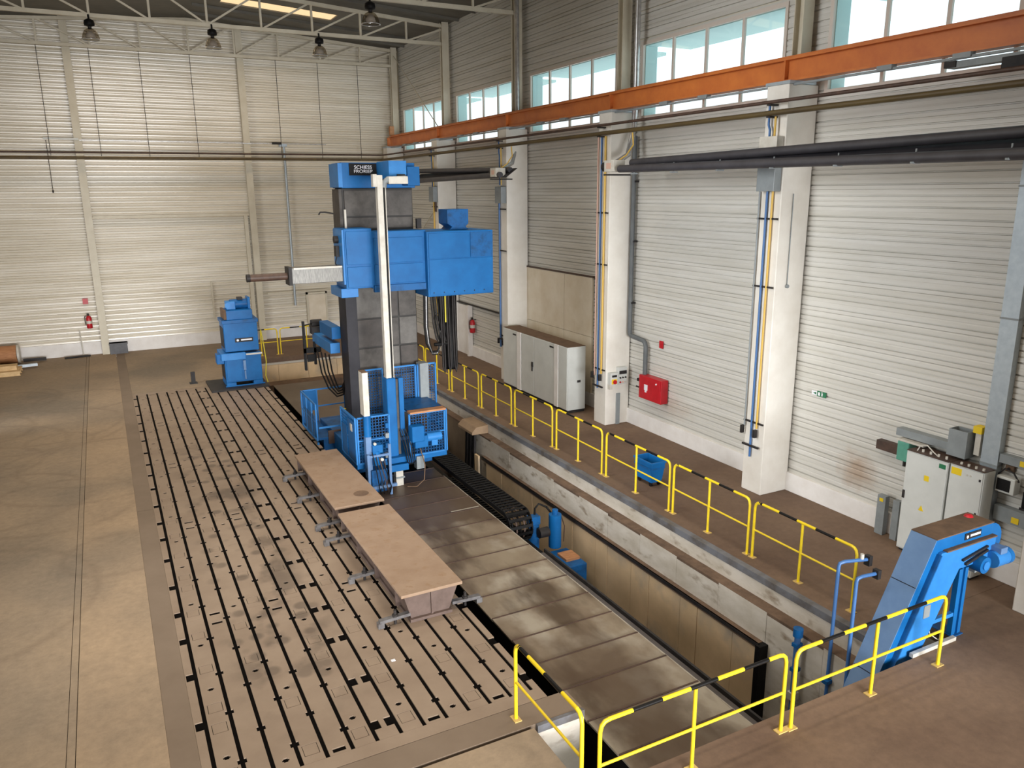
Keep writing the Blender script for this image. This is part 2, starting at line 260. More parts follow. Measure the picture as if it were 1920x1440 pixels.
# ------------------------------------------------------------ mesh helpers
class MB:
    def __init__(s): s.v = []; s.f = []; s.sm = []
    def add(s, vs, fs, smooth=False):
        n = len(s.v); s.v += [tuple(v) for v in vs]
        for f in fs: s.f.append([n+i for i in f]); s.sm.append(smooth)
        return s
    def box(s, x0, x1, y0, y1, z0, z1):
        return s.add([(x0,y0,z0),(x1,y0,z0),(x1,y1,z0),(x0,y1,z0),(x0,y0,z1),(x1,y0,z1),(x1,y1,z1),(x0,y1,z1)],
                     [(3,2,1,0),(4,5,6,7),(0,1,5,4),(1,2,6,5),(2,3,7,6),(3,0,4,7)])
    def bar(s, p, q, a, b=None, up=(0,0,1)):      # rectangular bar from p to q
        b = b or a; p = Vector(p); q = Vector(q); d = (q-p).normalized(); u = Vector(up)
        if abs(d.dot(u)) > .98: u = Vector((1,0,0))
        r = d.cross(u).normalized(); u = r.cross(d).normalized()
        vs = [e+r*sx*a/2+u*sz*b/2 for e in (p, q) for sx, sz in ((-1,-1),(1,-1),(1,1),(-1,1))]
        return s.add(vs, [(0,1,2,3),(7,6,5,4),(0,4,5,1),(1,5,6,2),(2,6,7,3),(3,7,4,0)])
    def cyl(s, p, q, r, n=12, r2=None, cap=True):
        r2 = r if r2 is None else r2; p = Vector(p); q = Vector(q); d = (q-p).normalized()
        u = Vector((0,0,1)) if abs(d.z) < .9 else Vector((1,0,0)); a = d.cross(u).normalized(); b = d.cross(a)
        vs = [e+(a*math.cos(2*math.pi*i/n)+b*math.sin(2*math.pi*i/n))*rr for e, rr in ((p, r), (q, r2)) for i in range(n)]
        s.add(vs, [(i, (i+1) % n, n+(i+1) % n, n+i) for i in range(n)], True)
        if cap:
            s.add(vs[:n], [tuple(range(n))[::-1]]); s.add(vs[n:], [tuple(range(n))])
        return s
    def tube(s, pts, r, n=8):
        pts = [Vector(p) for p in pts]; rings = []; prev = None
        for i, p in enumerate(pts):
            d = (pts[min(i+1, len(pts)-1)]-pts[max(i-1, 0)]).normalized()
            if prev is None: u = Vector((0,0,1)) if abs(d.z) < .9 else Vector((1,0,0)); a = d.cross(u).normalized()
            else: a = (prev-d*prev.dot(d)).normalized()
            prev = a; b = d.cross(a)
            rings += [p+(a*math.cos(2*math.pi*k/n)+b*math.sin(2*math.pi*k/n))*r for k in range(n)]
        fs = [(i*n+k, i*n+(k+1) % n, (i+1)*n+(k+1) % n, (i+1)*n+k) for i in range(len(pts)-1) for k in range(n)]
        s.add(rings, fs, True); L = len(rings)
        s.add(rings[:n], [tuple(range(n))[::-1]]); s.add(rings[L-n:], [tuple(range(n))]); return s
    def prism(s, poly, axis, a, b):               # polygon extruded along an axis; poly = the two other coordinates in order
        def P(u, v, t): return {'x': (t,u,v), 'y': (u,t,v), 'z': (u,v,t)}[axis]
        n = len(poly); vs = [P(u,v,a) for u, v in poly]+[P(u,v,b) for u, v in poly]
        return s.add(vs, [tuple(range(n)), tuple(range(2*n-1, n-1, -1))]+[(i, n+i, n+(i+1) % n, (i+1) % n) for i in range(n)])
    def lathe(s, prof, c, n=20, axis='z'):
        vs = []
        for r, h in prof:
            for k in range(n):
                a = 2*math.pi*k/n; vs.append((c[0]+r*math.cos(a), c[1]+r*math.sin(a), c[2]+h))
        return s.add(vs, [(i*n+k, i*n+(k+1) % n, (i+1)*n+(k+1) % n, (i+1)*n+k) for i in range(len(prof)-1) for k in range(n)], True)
    def slab(s, x0, x1, y0, y1, z0, z1, holes, plane='xy'):     # box with rectangular through-holes (hx0,hx1,hy0,hy1)
        xs = sorted({x0, x1, *[min(max(h[i], x0), x1) for h in holes for i in (0, 1)]})
        ys = sorted({y0, y1, *[min(max(h[i], y0), y1) for h in holes for i in (2, 3)]})
        inh = lambda x, y: x < x0 or x > x1 or y < y0 or y > y1 or any(h[0] < x < h[1] and h[2] < y < h[3] for h in holes)
        def P(a, b, c): return (a, b, c) if plane == 'xy' else (c, a, b) if plane == 'yz' else (a, c, b)
        def q(*p): s.add([P(*t) for t in p], [(0,1,2,3)])
        for i in range(len(xs)-1):
            for j in range(len(ys)-1):
                a, b, c, d = xs[i], xs[i+1], ys[j], ys[j+1]; mx, my = (a+b)/2, (c+d)/2
                if inh(mx, my): continue
                q((a,c,z1),(b,c,z1),(b,d,z1),(a,d,z1)); q((a,d,z0),(b,d,z0),(b,c,z0),(a,c,z0))
                e = 1e-5
                if inh(a-e, my): q((a,d,z0),(a,c,z0),(a,c,z1),(a,d,z1))
                if inh(b+e, my): q((b,c,z0),(b,d,z0),(b,d,z1),(b,c,z1))
                if inh(mx, c-e): q((a,c,z0),(b,c,z0),(b,c,z1),(a,c,z1))
                if inh(mx, d+e): q((b,d,z0),(a,d,z0),(a,d,z1),(b,d,z1))
        return s
    def mesh(s, name, mat, off=(0,0,0)):
        me = bpy.data.meshes.new(name); ox, oy, oz = off
        me.from_pydata([(x-ox, y-oy, z-oz) for x, y, z in s.v], [], s.f)
        me.polygons.foreach_set('use_smooth', s.sm); me.materials.append(mat); me.update(); return me
WL = {}
def tag(o, label=None, cat=None, group=None, kind=None):
    if label: o['label'] = label
    if cat: o['category'] = cat
    if group: o['group'] = group
    if kind: o['kind'] = kind
    return o
def thing(name, label, cat, loc, group=None, kind=None):
    o = bpy.data.objects.new(name, None); C.objects.link(o); o.location = loc; o.empty_display_size = .2
    WL[o.name] = Vector(loc); return tag(o, label, cat, group, kind)
def part(name, mb, mat, parent=None, bev=0., label=None, kind=None):
    """mb is in world coordinates; the mesh is stored relative to the parent's world place"""
    off = WL[parent.name] if parent is not None else Vector((0,0,0))
    o = bpy.data.objects.new(name, mb.mesh(name, mat, off)); C.objects.link(o); o.parent = parent
    WL[o.name] = off.copy()
    if bev:
        b = o.modifiers.new('bevel', 'BEVEL'); b.width = bev; b.segments = 2; b.limit_method = 'ANGLE'; b.angle_limit = R(40)
    if label: o['label'] = label
    if kind: o['kind'] = kind
    return o
def single(name, mb, mat, label, cat, group=None, bev=0., origin=None):
    if origin is None:
        xs = [v[0] for v in mb.v]; ys = [v[1] for v in mb.v]; zs = [v[2] for v in mb.v]
        origin = ((min(xs)+max(xs))/2, (min(ys)+max(ys))/2, min(zs))
    o = bpy.data.objects.new(name, mb.mesh(name, mat, origin)); C.objects.link(o); o.location = origin; WL[o.name] = Vector(origin)
    if bev:
        b = o.modifiers.new('bevel', 'BEVEL'); b.width = bev; b.segments = 2; b.limit_method = 'ANGLE'; b.angle_limit = R(40)
    return tag(o, label, cat, group)
def struct(name, mb, mat, label=None, bev=0.):
    o = part(name, mb, mat, None, bev); o['kind'] = 'structure'
    if label: o['label'] = label
    return o
def inst(src, parent, loc, rot=None, name=None):       # a copy of a piece sharing its mesh; loc is relative to the parent
    c = src.copy(); C.objects.link(c); c.parent = parent; c.location = loc
    if rot: c.rotation_euler = rot
    return c
def copy_tree(o, parent=None):
    c = o.copy(); C.objects.link(c); c.parent = parent
    for ch in list(o.children): copy_tree(ch, c)
    return c
def lettering(name, body, size, mat, parent, origin, rx, rz, depth=.004, sx=1.):
    cu = bpy.data.curves.new(name, 'FONT'); cu.body = body; cu.size = size; cu.extrude = depth; cu.align_x = 'CENTER'; cu.align_y = 'CENTER'; cu.space_line = .85
    t = bpy.data.objects.new(name+'_src', cu); C.objects.link(t); dg = bpy.context.evaluated_depsgraph_get()
    me = bpy.data.meshes.new_from_object(t.evaluated_get(dg)); bpy.data.objects.remove(t)
    me.materials.clear(); me.materials.append(mat); o = bpy.data.objects.new(name, me); C.objects.link(o); o.parent = parent
    o.location = Vector(origin)-(WL[parent.name] if parent else Vector()); o.rotation_euler = (rx, 0, rz); o.scale = (sx, 1, 1); return o

# ------------------------------------------------------------ large structure: floor and pit
Y0, YB, XL, XR = -8.0, 37.2, -4.93, 13.13
fl = struct('floor', MB().box(XL, -1.108, Y0, YB, -.2, 0), m_floorl, 'dusty brown concrete hall floor')
part('sub_base', MB().box(XL, 4.14, Y0, 7.5, -.3, -.2).box(XL, .33, 7.5, YB, -.3, -.2).box(.33, 4.7, 28.7, YB, -.3, -.2), m_dark, fl)
part('floor_slab', MB().box(-1.10, -1.01, Y0, YB, -.2, -.001), m_floorl, fl)
part('floor_slab', MB().box(-1.0, -.0, Y0, YB, -.2, 0), m_floort, fl)
for a, b in ((Y0, 8.3), (8.31, 17.55), (17.56, 28.75), (28.76, YB)):
    part('border_strip', MB().box(.002, .323, a, b, -.2, -.002), m_border, fl)
part('floor_slab', MB().box(.325, 4.14, Y0, 7.5, -.2, 0), m_floorl, fl)
part('floor_slab', MB().box(.325, 4.9, 7.56, 7.97, -.2, 0), m_border, fl)
part('floor_slab', MB().box(4.15, XR, Y0, 6.25, -.2, 0), m_floorr, fl)
part('floor_slab', MB().box(10.7, XR, 6.25, 6.95, -.2, 0), m_floorr, fl)
part('floor_slab', MB().box(9.72, XR, 6.955, YB, -.2, 0), m_floorr, fl)
part('edge_angle', MB().box(9.58, 9.715, 6.955, 32.6, -.12, .004), m_angle, fl, label='blue-grey steel edge along the pit')
part('floor_slab', MB().box(.325, 4.7, 28.77, YB, -.2, 0), m_floorl, fl)
part('floor_slab', MB().box(4.705, 9.715, 32.6, YB, -.2, 0), m_floorr, fl)
part('edge_angle', MB().box(4.2, 4.9, 7.50, 7.555, -.1, .004), m_angle, fl)

pr = struct('wall_pit_right', MB().box(9.6, 9.9, 6.0, 33, -.47, -.12), m_concrete, 'upper concrete step of the pit wall')
part('ledge', MB().box(9.352, 9.6, 6.0, 33, -.47, -.42), m_ledge, pr, label='dirt-covered ledge')
for k in range(22):
    a = 6.3+1.2*k; part('concrete_panel', MB().box(9.35+.004*(k % 2), 9.6, a, a+1.193, -3.2, -.425), m_concrete if k < 12 else m_formd, pr)
part('ledge', MB().box(9.22, 9.35, 8.74, 19.9, -1.1, -1.0), m_ledge, pr)
yy = 8.74; wd = [.62, .95, .5, 1.0, .62, .9, .48, 1.0, .95, 1.05, .7, 1.1, 1.0, .9]
for i, wdt in enumerate(wd):
    if yy > 19.5: break
    part('lining_panel', MB().box(9.24+.006*(i % 2), 9.34, yy+.006, yy+wdt-.006, -3.2, -1.04), m_form, pr); yy += wdt
part('edge_angle', MB().box(9.215, 9.25, 8.70, 19.9, -1.07, -1.0), m_dark, pr)
part('end_post', MB().box(9.16, 9.36, 8.62, 8.73, -3.2, -1.0), m_black, pr, label='black end post of the pit lining')
pfar = struct('wall_pit_far', MB().box(4.7, 9.6, 32.62, 32.9, -.30, -.02), m_concrete, 'far concrete end wall of the pit')
for k in range(4): part('concrete_panel', MB().box(4.7+1.225*k, 4.7+1.225*k+1.215, 32.6, 32.9, -3.2, -.31), m_form, pfar)
part('ledge', MB().box(4.7, 9.5, 31.9, 32.6, -3.2, -1.0), m_ledge, pfar)
struct('floor_pit', MB().box(4.1, 11, 5.9, 33, -3.3, -3.1), m_pitfloor, 'dark pit floor')
pff = struct('floor_pit_rear', MB().box(4.75, 9.2, 22.5, 31.9, -3.1, -1.25), m_pitfloor, 'raised rear floor of the pit')
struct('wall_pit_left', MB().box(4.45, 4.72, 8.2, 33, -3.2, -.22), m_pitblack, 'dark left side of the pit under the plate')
pf = struct('wall_pit_front', MB().box(4.1, 10.7, 6.0, 6.24, -3.2, -.2), m_concrete, 'front side of the pit')
part('concrete_block', MB().box(4.16, 4.9, 7.56, 8.2, -3.1, -.2), m_concrete, pf)
part('concrete_panel', MB().box(4.16, 4.89, 7.50, 7.555, -3.1, -.1), m_concrete, pf)
part('concrete_panel', MB().box(9.9, 10.9, 6.95, 7.1, -3.2, -.2), m_concrete, pf)
part('concrete_panel', MB().box(10.7, 10.9, 6.1, 7.0, -3.2, -.2), m_concrete, pf)

# ------------------------------------------------------------ walls
def clad_mesh(name, L, h, n, depth, mat, soft=False):
    mb = MB(); p = h/n; prof = [(0., 0.)]; gr = (1, .12, .95, .5, .85, .2, .9)
    for i in range(n):
        z = i*p; d = depth*gr[i % 7]
        if not soft: prof += [(0., z+p-.034), (d, z+p-.022), (d, z+p-.006), (0., z+p)]
        else: prof += [(depth*.12, z+p*.22), (0., z+p*.42), (depth, z+p*.58), (depth*.9, z+p*.84), (0., z+p)]
    vs = []; fs = []
    for d, z in prof: vs += [(d, 0, z), (d, L, z)]
    for i in range(len(prof)-1): fs.append((2*i, 2*i+2, 2*i+3, 2*i+1))
    mb.add(vs, fs); return mb.mesh(name, mat)
WZ0, WZ1 = 8.5, 10.25
wins = [(k*6.1+.74, k*6.1+5.59) for k in range(0, 6)]     # y ranges of the clerestory windows
wr = struct('wall_right', MB().slab(Y0, YB+.3, 0, 13.2, 13.17, 13.52, [(a, b, WZ0, WZ1) for a, b in wins], 'yz'), m_cream, 'long cream clad right wall with clerestory windows')
def piece(name, me, parent, loc, rot=(0,0,0)):
    o = bpy.data.objects.new(name, me); C.objects.link(o); o.parent = parent; o.location = loc; o.rotation_euler = rot; return o
low = clad_mesh('wall_panel', 6.094, .611, 6, .038, m_clad); nar = clad_mesh('wall_panel', 1.244, .653, 6, .03, m_clad); top = clad_mesh('wall_panel', 6.094, .68, 7, .042, m_clad)
for k in range(0, 6):
    for j in range(13): piece('wall_panel', low, wr, (XR, .1+6.1*k, .43+.615*j))
    for j in range(4): piece('wall_panel', top, wr, (XR, .1+6.1*k, 10.33+.684*j))
    for j in range(3): piece('wall_panel', nar, wr, (XR, 6.1*k+5.59, 8.4+.655*j))
struct('baseboard_right', MB().box(13.06, 13.2, Y0, YB, 0, .43), m_white, 'white masonry plinth along the right wall', .01)
for i, (a, b) in enumerate(wins):
    wn = struct('window_%d' % (i+1), MB().box(13.10, 13.17, a-.08, b+.08, WZ0-.09, WZ0).box(13.10, 13.17, a-.08, b+.08, WZ1, WZ1+.09)
                .box(13.10, 13.17, a-.08, a, WZ0, WZ1).box(13.10, 13.17, b, b+.08, WZ0, WZ1), m_frame, 'clerestory window with four panes')
    p = (b-a)/4
    for j in range(1, 4): part('mullion', MB().box(13.11, 13.17, a+p*j-.035, a+p*j+.035, WZ0, WZ1), m_frame, wn)
    for j in range(4): part('pane', MB().box(13.14, 13.145, a+p*j, a+p*j+p, WZ0, WZ1), m_pane, wn)
    part('reveal', MB().box(13.18, 13.55, b-.016, b-.004, WZ0+.004, WZ1-.02).box(13.18, 13.55, a+.004, a+.016, WZ0+.004, WZ1-.02).box(13.18, 13.55, a+.004, b-.004, WZ1-.018, WZ1-.004), m_reveal, wn)
    part('sun_canopy', MB().box(13.53, 14.75, a-.1, b+.1, WZ1+.02, WZ1+.1), m_reveal, wn)
wb = struct('wall_back', MB().prism([(XL-.3, 0), (XR+.4, 0), (XR+.4, 13.0), (4.1, 13.63), (XL-.3, 13.0)], 'y', YB+.06, YB+.3), m_cream, 'tall corrugated cream gable wall at the back')
bays = [(-4.92, -.36, .59, 13), (-.36, 6.15, .59, 13), (6.15, 13.1, .59, 13)]
for a, b, z0, z1 in bays:
    me = clad_mesh('wall_panel', b-a-.01, .62, 3, .05, m_cladb, True)
    for j in range(21): piece('wall_panel', me, wb, (a, YB, .55+.62*j), (0, 0, R(-90))).location = (a, YB, .55+.62*j)
    for o in [c for c in wb.children if c.data is me]: o.rotation_euler = (0, 0, R(90)); o.location = (b, YB, o.location.z)
# the cladding profile's outer side faces the room on both walls
for o in wb.children: o.scale = (1, 1, 1)
struct('baseboard_back', MB().box(XL, XR, 37.12, 37.25, 0, .55), m_white, 'white masonry plinth along the back wall', .01)
wl = struct('wall_left', MB().slab(Y0, YB+.3, 0, 13.2, XL-.35, XL-.02, [], 'yz'), m_clad, 'long left wall')
struct('wall_front', MB().box(XL-.3, XR+.4, Y0-.3, Y0, 0, 13.6), m_clad, 'hall end wall behind the camera')
# roof
rz = lambda x: 13.0+.07*(9.03-abs(x-4.1))
def roof_slab(x0, x1, th, holes, mat_, parent, nm):
    mb = MB().slab(x0, x1, Y0, YB+.3, 0, th, holes); mb.v = [(x, y, z+rz(x)) for x, y, z in mb.v]
    if parent is None: return struct(nm, mb, mat_, 'grey sheet roof with skylight strips')
    return part(nm, mb, mat_, parent)
sky_y = [32.3-6.1*k for k in range(6)]
ce = roof_slab(4.1, 13.5, .12, [(5.0, 9.2, y, y+1.15) for y in sky_y], m_roof, None, 'ceiling')
roof_slab(-5.3, 4.1, .12, [(-1.0, 3.2, y, y+1.15) for y in sky_y], m_roof, ce, 'roof_sheet')
for y in sky_y:
    for x0 in (5.0, -1.0):
        mb = MB().box(x0, x0+4.2, y, y+1.15, .05, .07); mb.v = [(x, yy_, z+rz(x)) for x, yy_, z in mb.v]
        part('skylight_sheet', mb, m_sky, ce, label='backlit translucent roof sheet')
for y in [-6+6.1*k+1.5*j for k in range(8) for j in (0,)]: pass
for k in range(0, 29):
    y = Y0+1+1.525*k
    if y > 37 or any(q-.1 < y < q+1.25 for q in sky_y): continue
    mb = MB().box(4.1, 13.1, y-.03, y+.03, -.1, 0); mb.v = [(x, yy_, z+rz(x)) for x, yy_, z in mb.v]
    part('purlin', mb, m_roof, ce)
# pillars
for k in range(6):
    yc = 6.1+6.1*k
    p = struct('pillar', MB().box(12.3, 13.1, yc-.29, yc+.29, 0, 8.6), m_pillar, 'white concrete pillar carrying the crane rail', .015)
    part('bearing_plate', MB().box(12.28, 13.0, yc-.32, yc+.32, 8.6, 8.66), m_galv, p)
    part('upper_column', MB().box(12.72, 13.0, yc-.12, yc-.10, 8.66, 13.0).box(12.72, 13.0, yc+.10, yc+.12, 8.66, 13.0).box(12.85, 12.87, yc-.1, yc+.1, 8.66, 13.0), m_cream, p)
# back wall columns, gate, doors
for x0, z1 in ((-.49, 12.15), (6.0, 12.15)):
    struct('trim_1' if x0 < 0 else 'trim_2', MB().box(x0, x0+.28, 36.88, 36.9, 0, 13.4).box(x0, x0+.28, 37.1, 37.12, 0, 13.4).box(x0+.12, x0+.16, 36.9, 37.1, 0, 13.4), m_cream, 'cream steel gable column')
g = struct('door_1', MB().box(-.2, 6.0, 37.02, 37.14, 5.64, 5.74), m_cream, 'large closed sliding gate in the back wall')
part('jamb', MB().box(5.76, 5.92, 36.98, 37.14, .0, 5.64), m_cream, g)
part('guide_rail', MB().box(4.1, 4.16, 37.05, 37.12, 1.2, 2.8), m_cream, g)
d2 = struct('door_2', MB().box(8.34, 9.15, 37.03, 37.12, 0, 1.95), m_board, 'cream personnel door in the back wall')
part('door_frame', MB().box(8.26, 8.34, 37.0, 37.14, 0, 2.05).box(9.15, 9.23, 37.0, 37.14, 0, 2.05).box(8.26, 9.23, 37.0, 37.14, 1.96, 2.05), m_cream, d2)
part('door_rail', MB().box(6.5, 9.3, 37.0, 37.1, 2.1, 2.16), m_cream, d2)
d3 = struct('door_3', MB().box(13.02, 13.1, 29.05, 30.2, 0, 2.05), m_white, 'white door in the far right wall')
part('door_frame', MB().box(12.9, 13.1, 28.86, 29.0, 0, 2.1).box(12.98, 13.1, 30.2, 30.3, 0, 2.1), m_white, d3)
part('door_rail', MB().box(13.0, 13.1, 24.75, 30.2, 2.1, 2.14), m_dark, d3)
t3 = struct('trim_3', MB().box(13.05, 13.12, 19.9, 24.2, 4.03, 4.08), m_rust, 'thin channel above smooth wall boards')
for a, b in ((19.95, 21.58), (21.6, 24.2)):
    for z0, z1 in ((.43, 2.2), (2.21, 4.03)): part('wall_board', MB().box(13.06, 13.12, a, b, z0, z1), m_board, t3)

# roof trusses
def truss(y, n):
    o = struct('roof_truss', MB().box(-4.9, 12.75, y-.06, y+.06, 12.15, 12.27), m_cream, n)
    xs = [4.1+1.8*k for k in range(-5, 6)]; 
    zt = lambda x: rz(x)-.16
    for s in (-1, 1):
        part('top_chord', MB().bar((4.1, y, zt(4.1)), (4.1+s*8.75, y, zt(12.85)), .12, .12), m_cream, o)
    for i, x in enumerate(xs):
        if abs(x-4.1) > 8.8: x = 4.1+8.7*(1 if x > 4 else -1)
        part('web_post', MB().bar((x, y, 12.2), (x, y, zt(x)), .07), m_cream, o)
        if abs(x-4.1) < 8:
            s = 1 if x > 4.2 else -1
            for s in ((1, -1) if abs(x-4.1) < .1 else (s,)):
                x2 = x+s*1.75; part('web_diagonal', MB().bar((x+.06*s, y, 12.25), (x2, y, zt(x2)), .06), m_cream, o)
    return o
for i, y in enumerate((36.6, 30.5, 24.4, 18.3, 12.2, 6.1)):
    truss(y, ['roof truss against the gable wall', 'roof truss carrying three lamps', 'third roof truss from the gable wall', 'fourth roof truss', 'fifth roof truss', 'sixth roof truss'][i])
for x in (-1.35, .42, 2.2, 4.1, 7.55, 9.35, 11.15):
    struct('trim_4', MB().cyl((x, 36.6, 8.1), (x, 36.6, 12.2), .012, 6), m_dark, 'thin hanger rod for the wall pipes')
br = struct('trim_5', MB().cyl((12.8, 36.3, 12.6), (12.8, 30.8, 8.9), .02, 6), m_cream, 'diagonal wind brace rod')
struct('trim_6', MB().cyl((13.0, 36.3, 5.5), (13.0, 31.0, 2.6), .018, 6).cyl((13.0, 31.0, 6.6), (13.0, 36.3, 3.6), .018, 6), m_cream, 'crossed wind brace rods low on the far right wall')

# ------------------------------------------------------------ crane rail, pipes, heaters
cr = thing('crane_runway_beam', 'long orange steel crane runway beam resting on the white pillars', 'beam', (12.55, 20, 8.66))
part('beam_web', MB().box(12.53, 12.57, -2, 36.4, 8.70, 9.06), m_orange, cr)
part('beam_flange', MB().box(12.42, 12.68, -2, 36.4, 9.06, 9.10), m_orange, cr)
part('beam_flange', MB().box(12.42, 12.68, -2, 36.4, 8.66, 8.70), m_orange, cr)
part('crane_rail', MB().box(12.52, 12.58, -2, 36.4, 9.10, 9.15), m_orange, cr)
for k in range(6):
    y = 6.1+6.1*k
    part('stiffener', MB().box(12.43, 12.67, y-.02, y+.02, 8.7, 9.06), m_orange, cr)
    part('tie_bracket', MB().box(12.58, 12.9, y-.09, y+.09, 8.98, 9.06), m_orange, cr)
part('end_stop', MB().box(12.45, 12.65, 36.2, 36.36, 9.15, 9.55), m_wood, cr, label='pale end stop block')
part('conductor_bar', MB().box(12.40, 12.46, 2, 36, 8.57, 8.61), m_mgrey, cr, label='grey conductor bar under the beam')
for k in range(1, 6):
    for dy in (0, 1.4): part('conductor_hanger', MB().box(12.37, 12.5, 6.1*k+2.2+dy, 6.1*k+2.5+dy, 8.58, 8.66), m_mgrey, cr)
ct = thing('crane_trolley_feed', 'dark grey current collector hanging under the orange beam near the right edge', 'crane part', (12.5, 8.0, 8.3))
part('collector_arm', MB().box(12.42, 12.6, 7.5, 8.7, 8.45, 8.55), m_mgrey, ct); part('collector_head', MB().box(12.38, 12.62, 7.35, 7.8, 8.3, 8.5), m_dark, ct, .01)
part('collector_shoe', MB().box(12.4, 12.55, 8.55, 8.75, 8.46, 8.56), m_dark, ct)

def run(name, label, z, r, mat, cat='pipe'):
    pts = [(12.12, 1, z), (12.12, 36.2, z), (12.05, 36.45, z), (11.85, 36.55, z), (-4.9, 36.55, z-.06)]
    t = thing(name, label, cat, (12.12, 12, z)); part('pipe_run', MB().tube(pts, r, 8), mat, t)
    for k in range(1, 6): part('pipe_clamp', MB().box(12.08, 12.3, 6.1*k-.05, 6.1*k+.05, z-r-.03, z-r), m_dark, t)
    return t
run('service_pipe', 'thin dark brown pipe running along the pillars and back wall, upper of the two', 8.27, .035, m_rust)
run('gas_pipe', 'olive brown pipe below the thin dark pipe along pillars and back wall', 8.06, .055, m_olive)
lt = thing('cable_conduit', 'slim galvanised conduit rail above the brown pipes on the back wall', 'conduit', (3, 36.9, 8.7))
part('conduit_rail', MB().box(-1.55, -.32, 36.8, 36.9, 8.72, 8.79), m_lgrey, lt); part('conduit_rail', MB().box(-.3, 9.6, 36.85, 36.9, 8.70, 8.73), m_silver, lt)
part('junction_box', MB().box(7.2, 7.6, 36.8, 36.9, 8.68, 8.78), m_dark, lt)
dc = thing('down_conduit', 'galvanised conduit dropping down the back wall left of the machine', 'conduit', (7.65, 36.95, 1.5))
part('conduit_pipe', MB().cyl((7.72, 36.95, 1.5), (7.72, 36.95, 8.7), .055, 8), m_galv, dc); part('conduit_cap', MB().box(7.5, 7.85, 36.88, 36.98, 8.6, 8.7), m_galv, dc)
sl = thing('wall_lanyard', 'thin cord hanging on the back wall near left edge', 'cord', (-1.5, 37.1, 6.7)); part('cord', MB().cyl((-1.47, 37.05, 6.75), (-1.47, 37.05, 8.7), .012, 6), m_dark, sl)
part('cord_end', MB().cyl((-1.47, 37.05, 6.68), (-1.47, 37.05, 6.78), .03, 8), m_dark, sl)

def heater(y0, y1, label):
    t = thing('radiant_heater', label, 'heater', (11.8, y0, 7.0), 'gas tube heaters under the pipes')
    part('lower_tube', MB().cyl((11.62, y0-.4, 7.11), (11.62, y1, 7.02), .09, 14), m_heater, t)
    part('upper_tube', MB().cyl((11.98, y0-.4, 7.26), (11.98, y1, 7.43), .09, 14), m_heater, t)
    part('return_bend', MB().tube([(11.62, y1, 7.02), (11.64, y1-.12, 7.06), (11.8, y1-.18, 7.22), (11.96, y1-.12, 7.39), (11.98, y1, 7.43)], .09, 10), m_heater, t)
    part('reflector', MB().bar((11.92, y0-.6, 7.17), (11.92, y1, 7.17), .5, .012, (-.57, 0, .82)), m_sidecov, t)
    bb = part('burner_box', MB().box(11.5, 11.86, y0-.28, y0+.12, 7.05, 7.33), m_offwhite, t, .01, label='pale burner box')
    part('rating_plate', MB().box(11.495, 11.5, y0-.18, y0+.02, 7.12, 7.26), m_copper, bb)
    part('burner_fan', MB().cyl((11.68, y0+.12, 7.18), (11.68, y0+.36, 7.18), .12, 14), m_dark, t)
    part('support_bracket', MB().box(11.5, 12.3, y0+.08, y0+.14, 6.96, 7.0), m_dark, t)
    n = int((y0-y1)/1.5)
    for k in range(n+1): part('tube_clamp', MB().box(11.52, 11.72, y0-1-1.5*k-.02, y0-1-1.5*k+.02, 6.97, 7.0).bar((11.62, y0-1-1.5*k, 7.0), (11.62, y0-1-1.5*k, 7.2), .02), m_mgrey, t)
    part('exhaust_duct', MB().tube([(12.05, y0+.35, 7.3), (12.5, y0+.5, 7.5), (12.78, y0+.65, 8.2), (12.8, y0+.65, 9.0), (12.8, y0+.65, 13.0)], .075, 10), m_silver, t, label='silver spiral exhaust duct')
    part('gas_hose', MB().tube([(12.12, y0-.2, 8.0), (12.14, y0-.22, 7.7), (11.95, y0-.2, 7.45), (11.8, y0-.1, 7.33)], .02, 6), m_ypipe, t)
heater(17.0, 2.0, 'long black gas tube heater with pale burner box, nearer of the two')
heater(23.6, 31.6, 'black gas tube heater hanging behind machine column, farther of the two')

# lamps
def lamp(x, y, label):
    t = thing('hanging_lamp', label, 'lamp', (x, y, 11.6), 'bell lamps under the roof trusses')
    part('ballast_housing', MB().lathe([(.0, .42), (.07, .42), (.15, .37), (.16, .28), (.15, .22), (.07, .2), (.0, .2)], (x, y, 11.66), 16).cyl((x, y, 12.05), (x, y, 12.2), .03, 8).bar((x, y, 12.2), (x, y+.12, 12.2), .05), m_black, t)
    part('lamp_neck', MB().cyl((x, y, 11.78), (x, y, 11.88), .06, 10), m_dark, t)
    part('dome_shade', MB().lathe([(.07, .2), (.16, .15), (.22, .06), (.25, -.05), (.265, -.12), (.262, -.13)], (x, y, 11.6), 22), m_lampglass, t)
    part('reflector', MB().lathe([(.0, .13), (.08, .11), (.13, .03), (.15, -.06), (.11, -.06), (.0, .05)], (x, y, 11.6), 16), m_text, t)
    part('shade_rim', MB().lathe([(.262, -.13), (.29, -.13), (.29, -.15), (.255, -.15)], (x, y, 11.6), 22), m_silver, t)
lamp(.48, 30.4, 'bell lamp under the second truss, leftmost of the four lamps')
lamp(4.22, 30.4, 'bell lamp under the second truss, middle of the row of three')
lamp(7.9, 30.4, 'bell lamp under the second truss, right end of the row')
lamp(7.9, 24.3, 'bell lamp at the top edge, nearest and highest of the lamps')

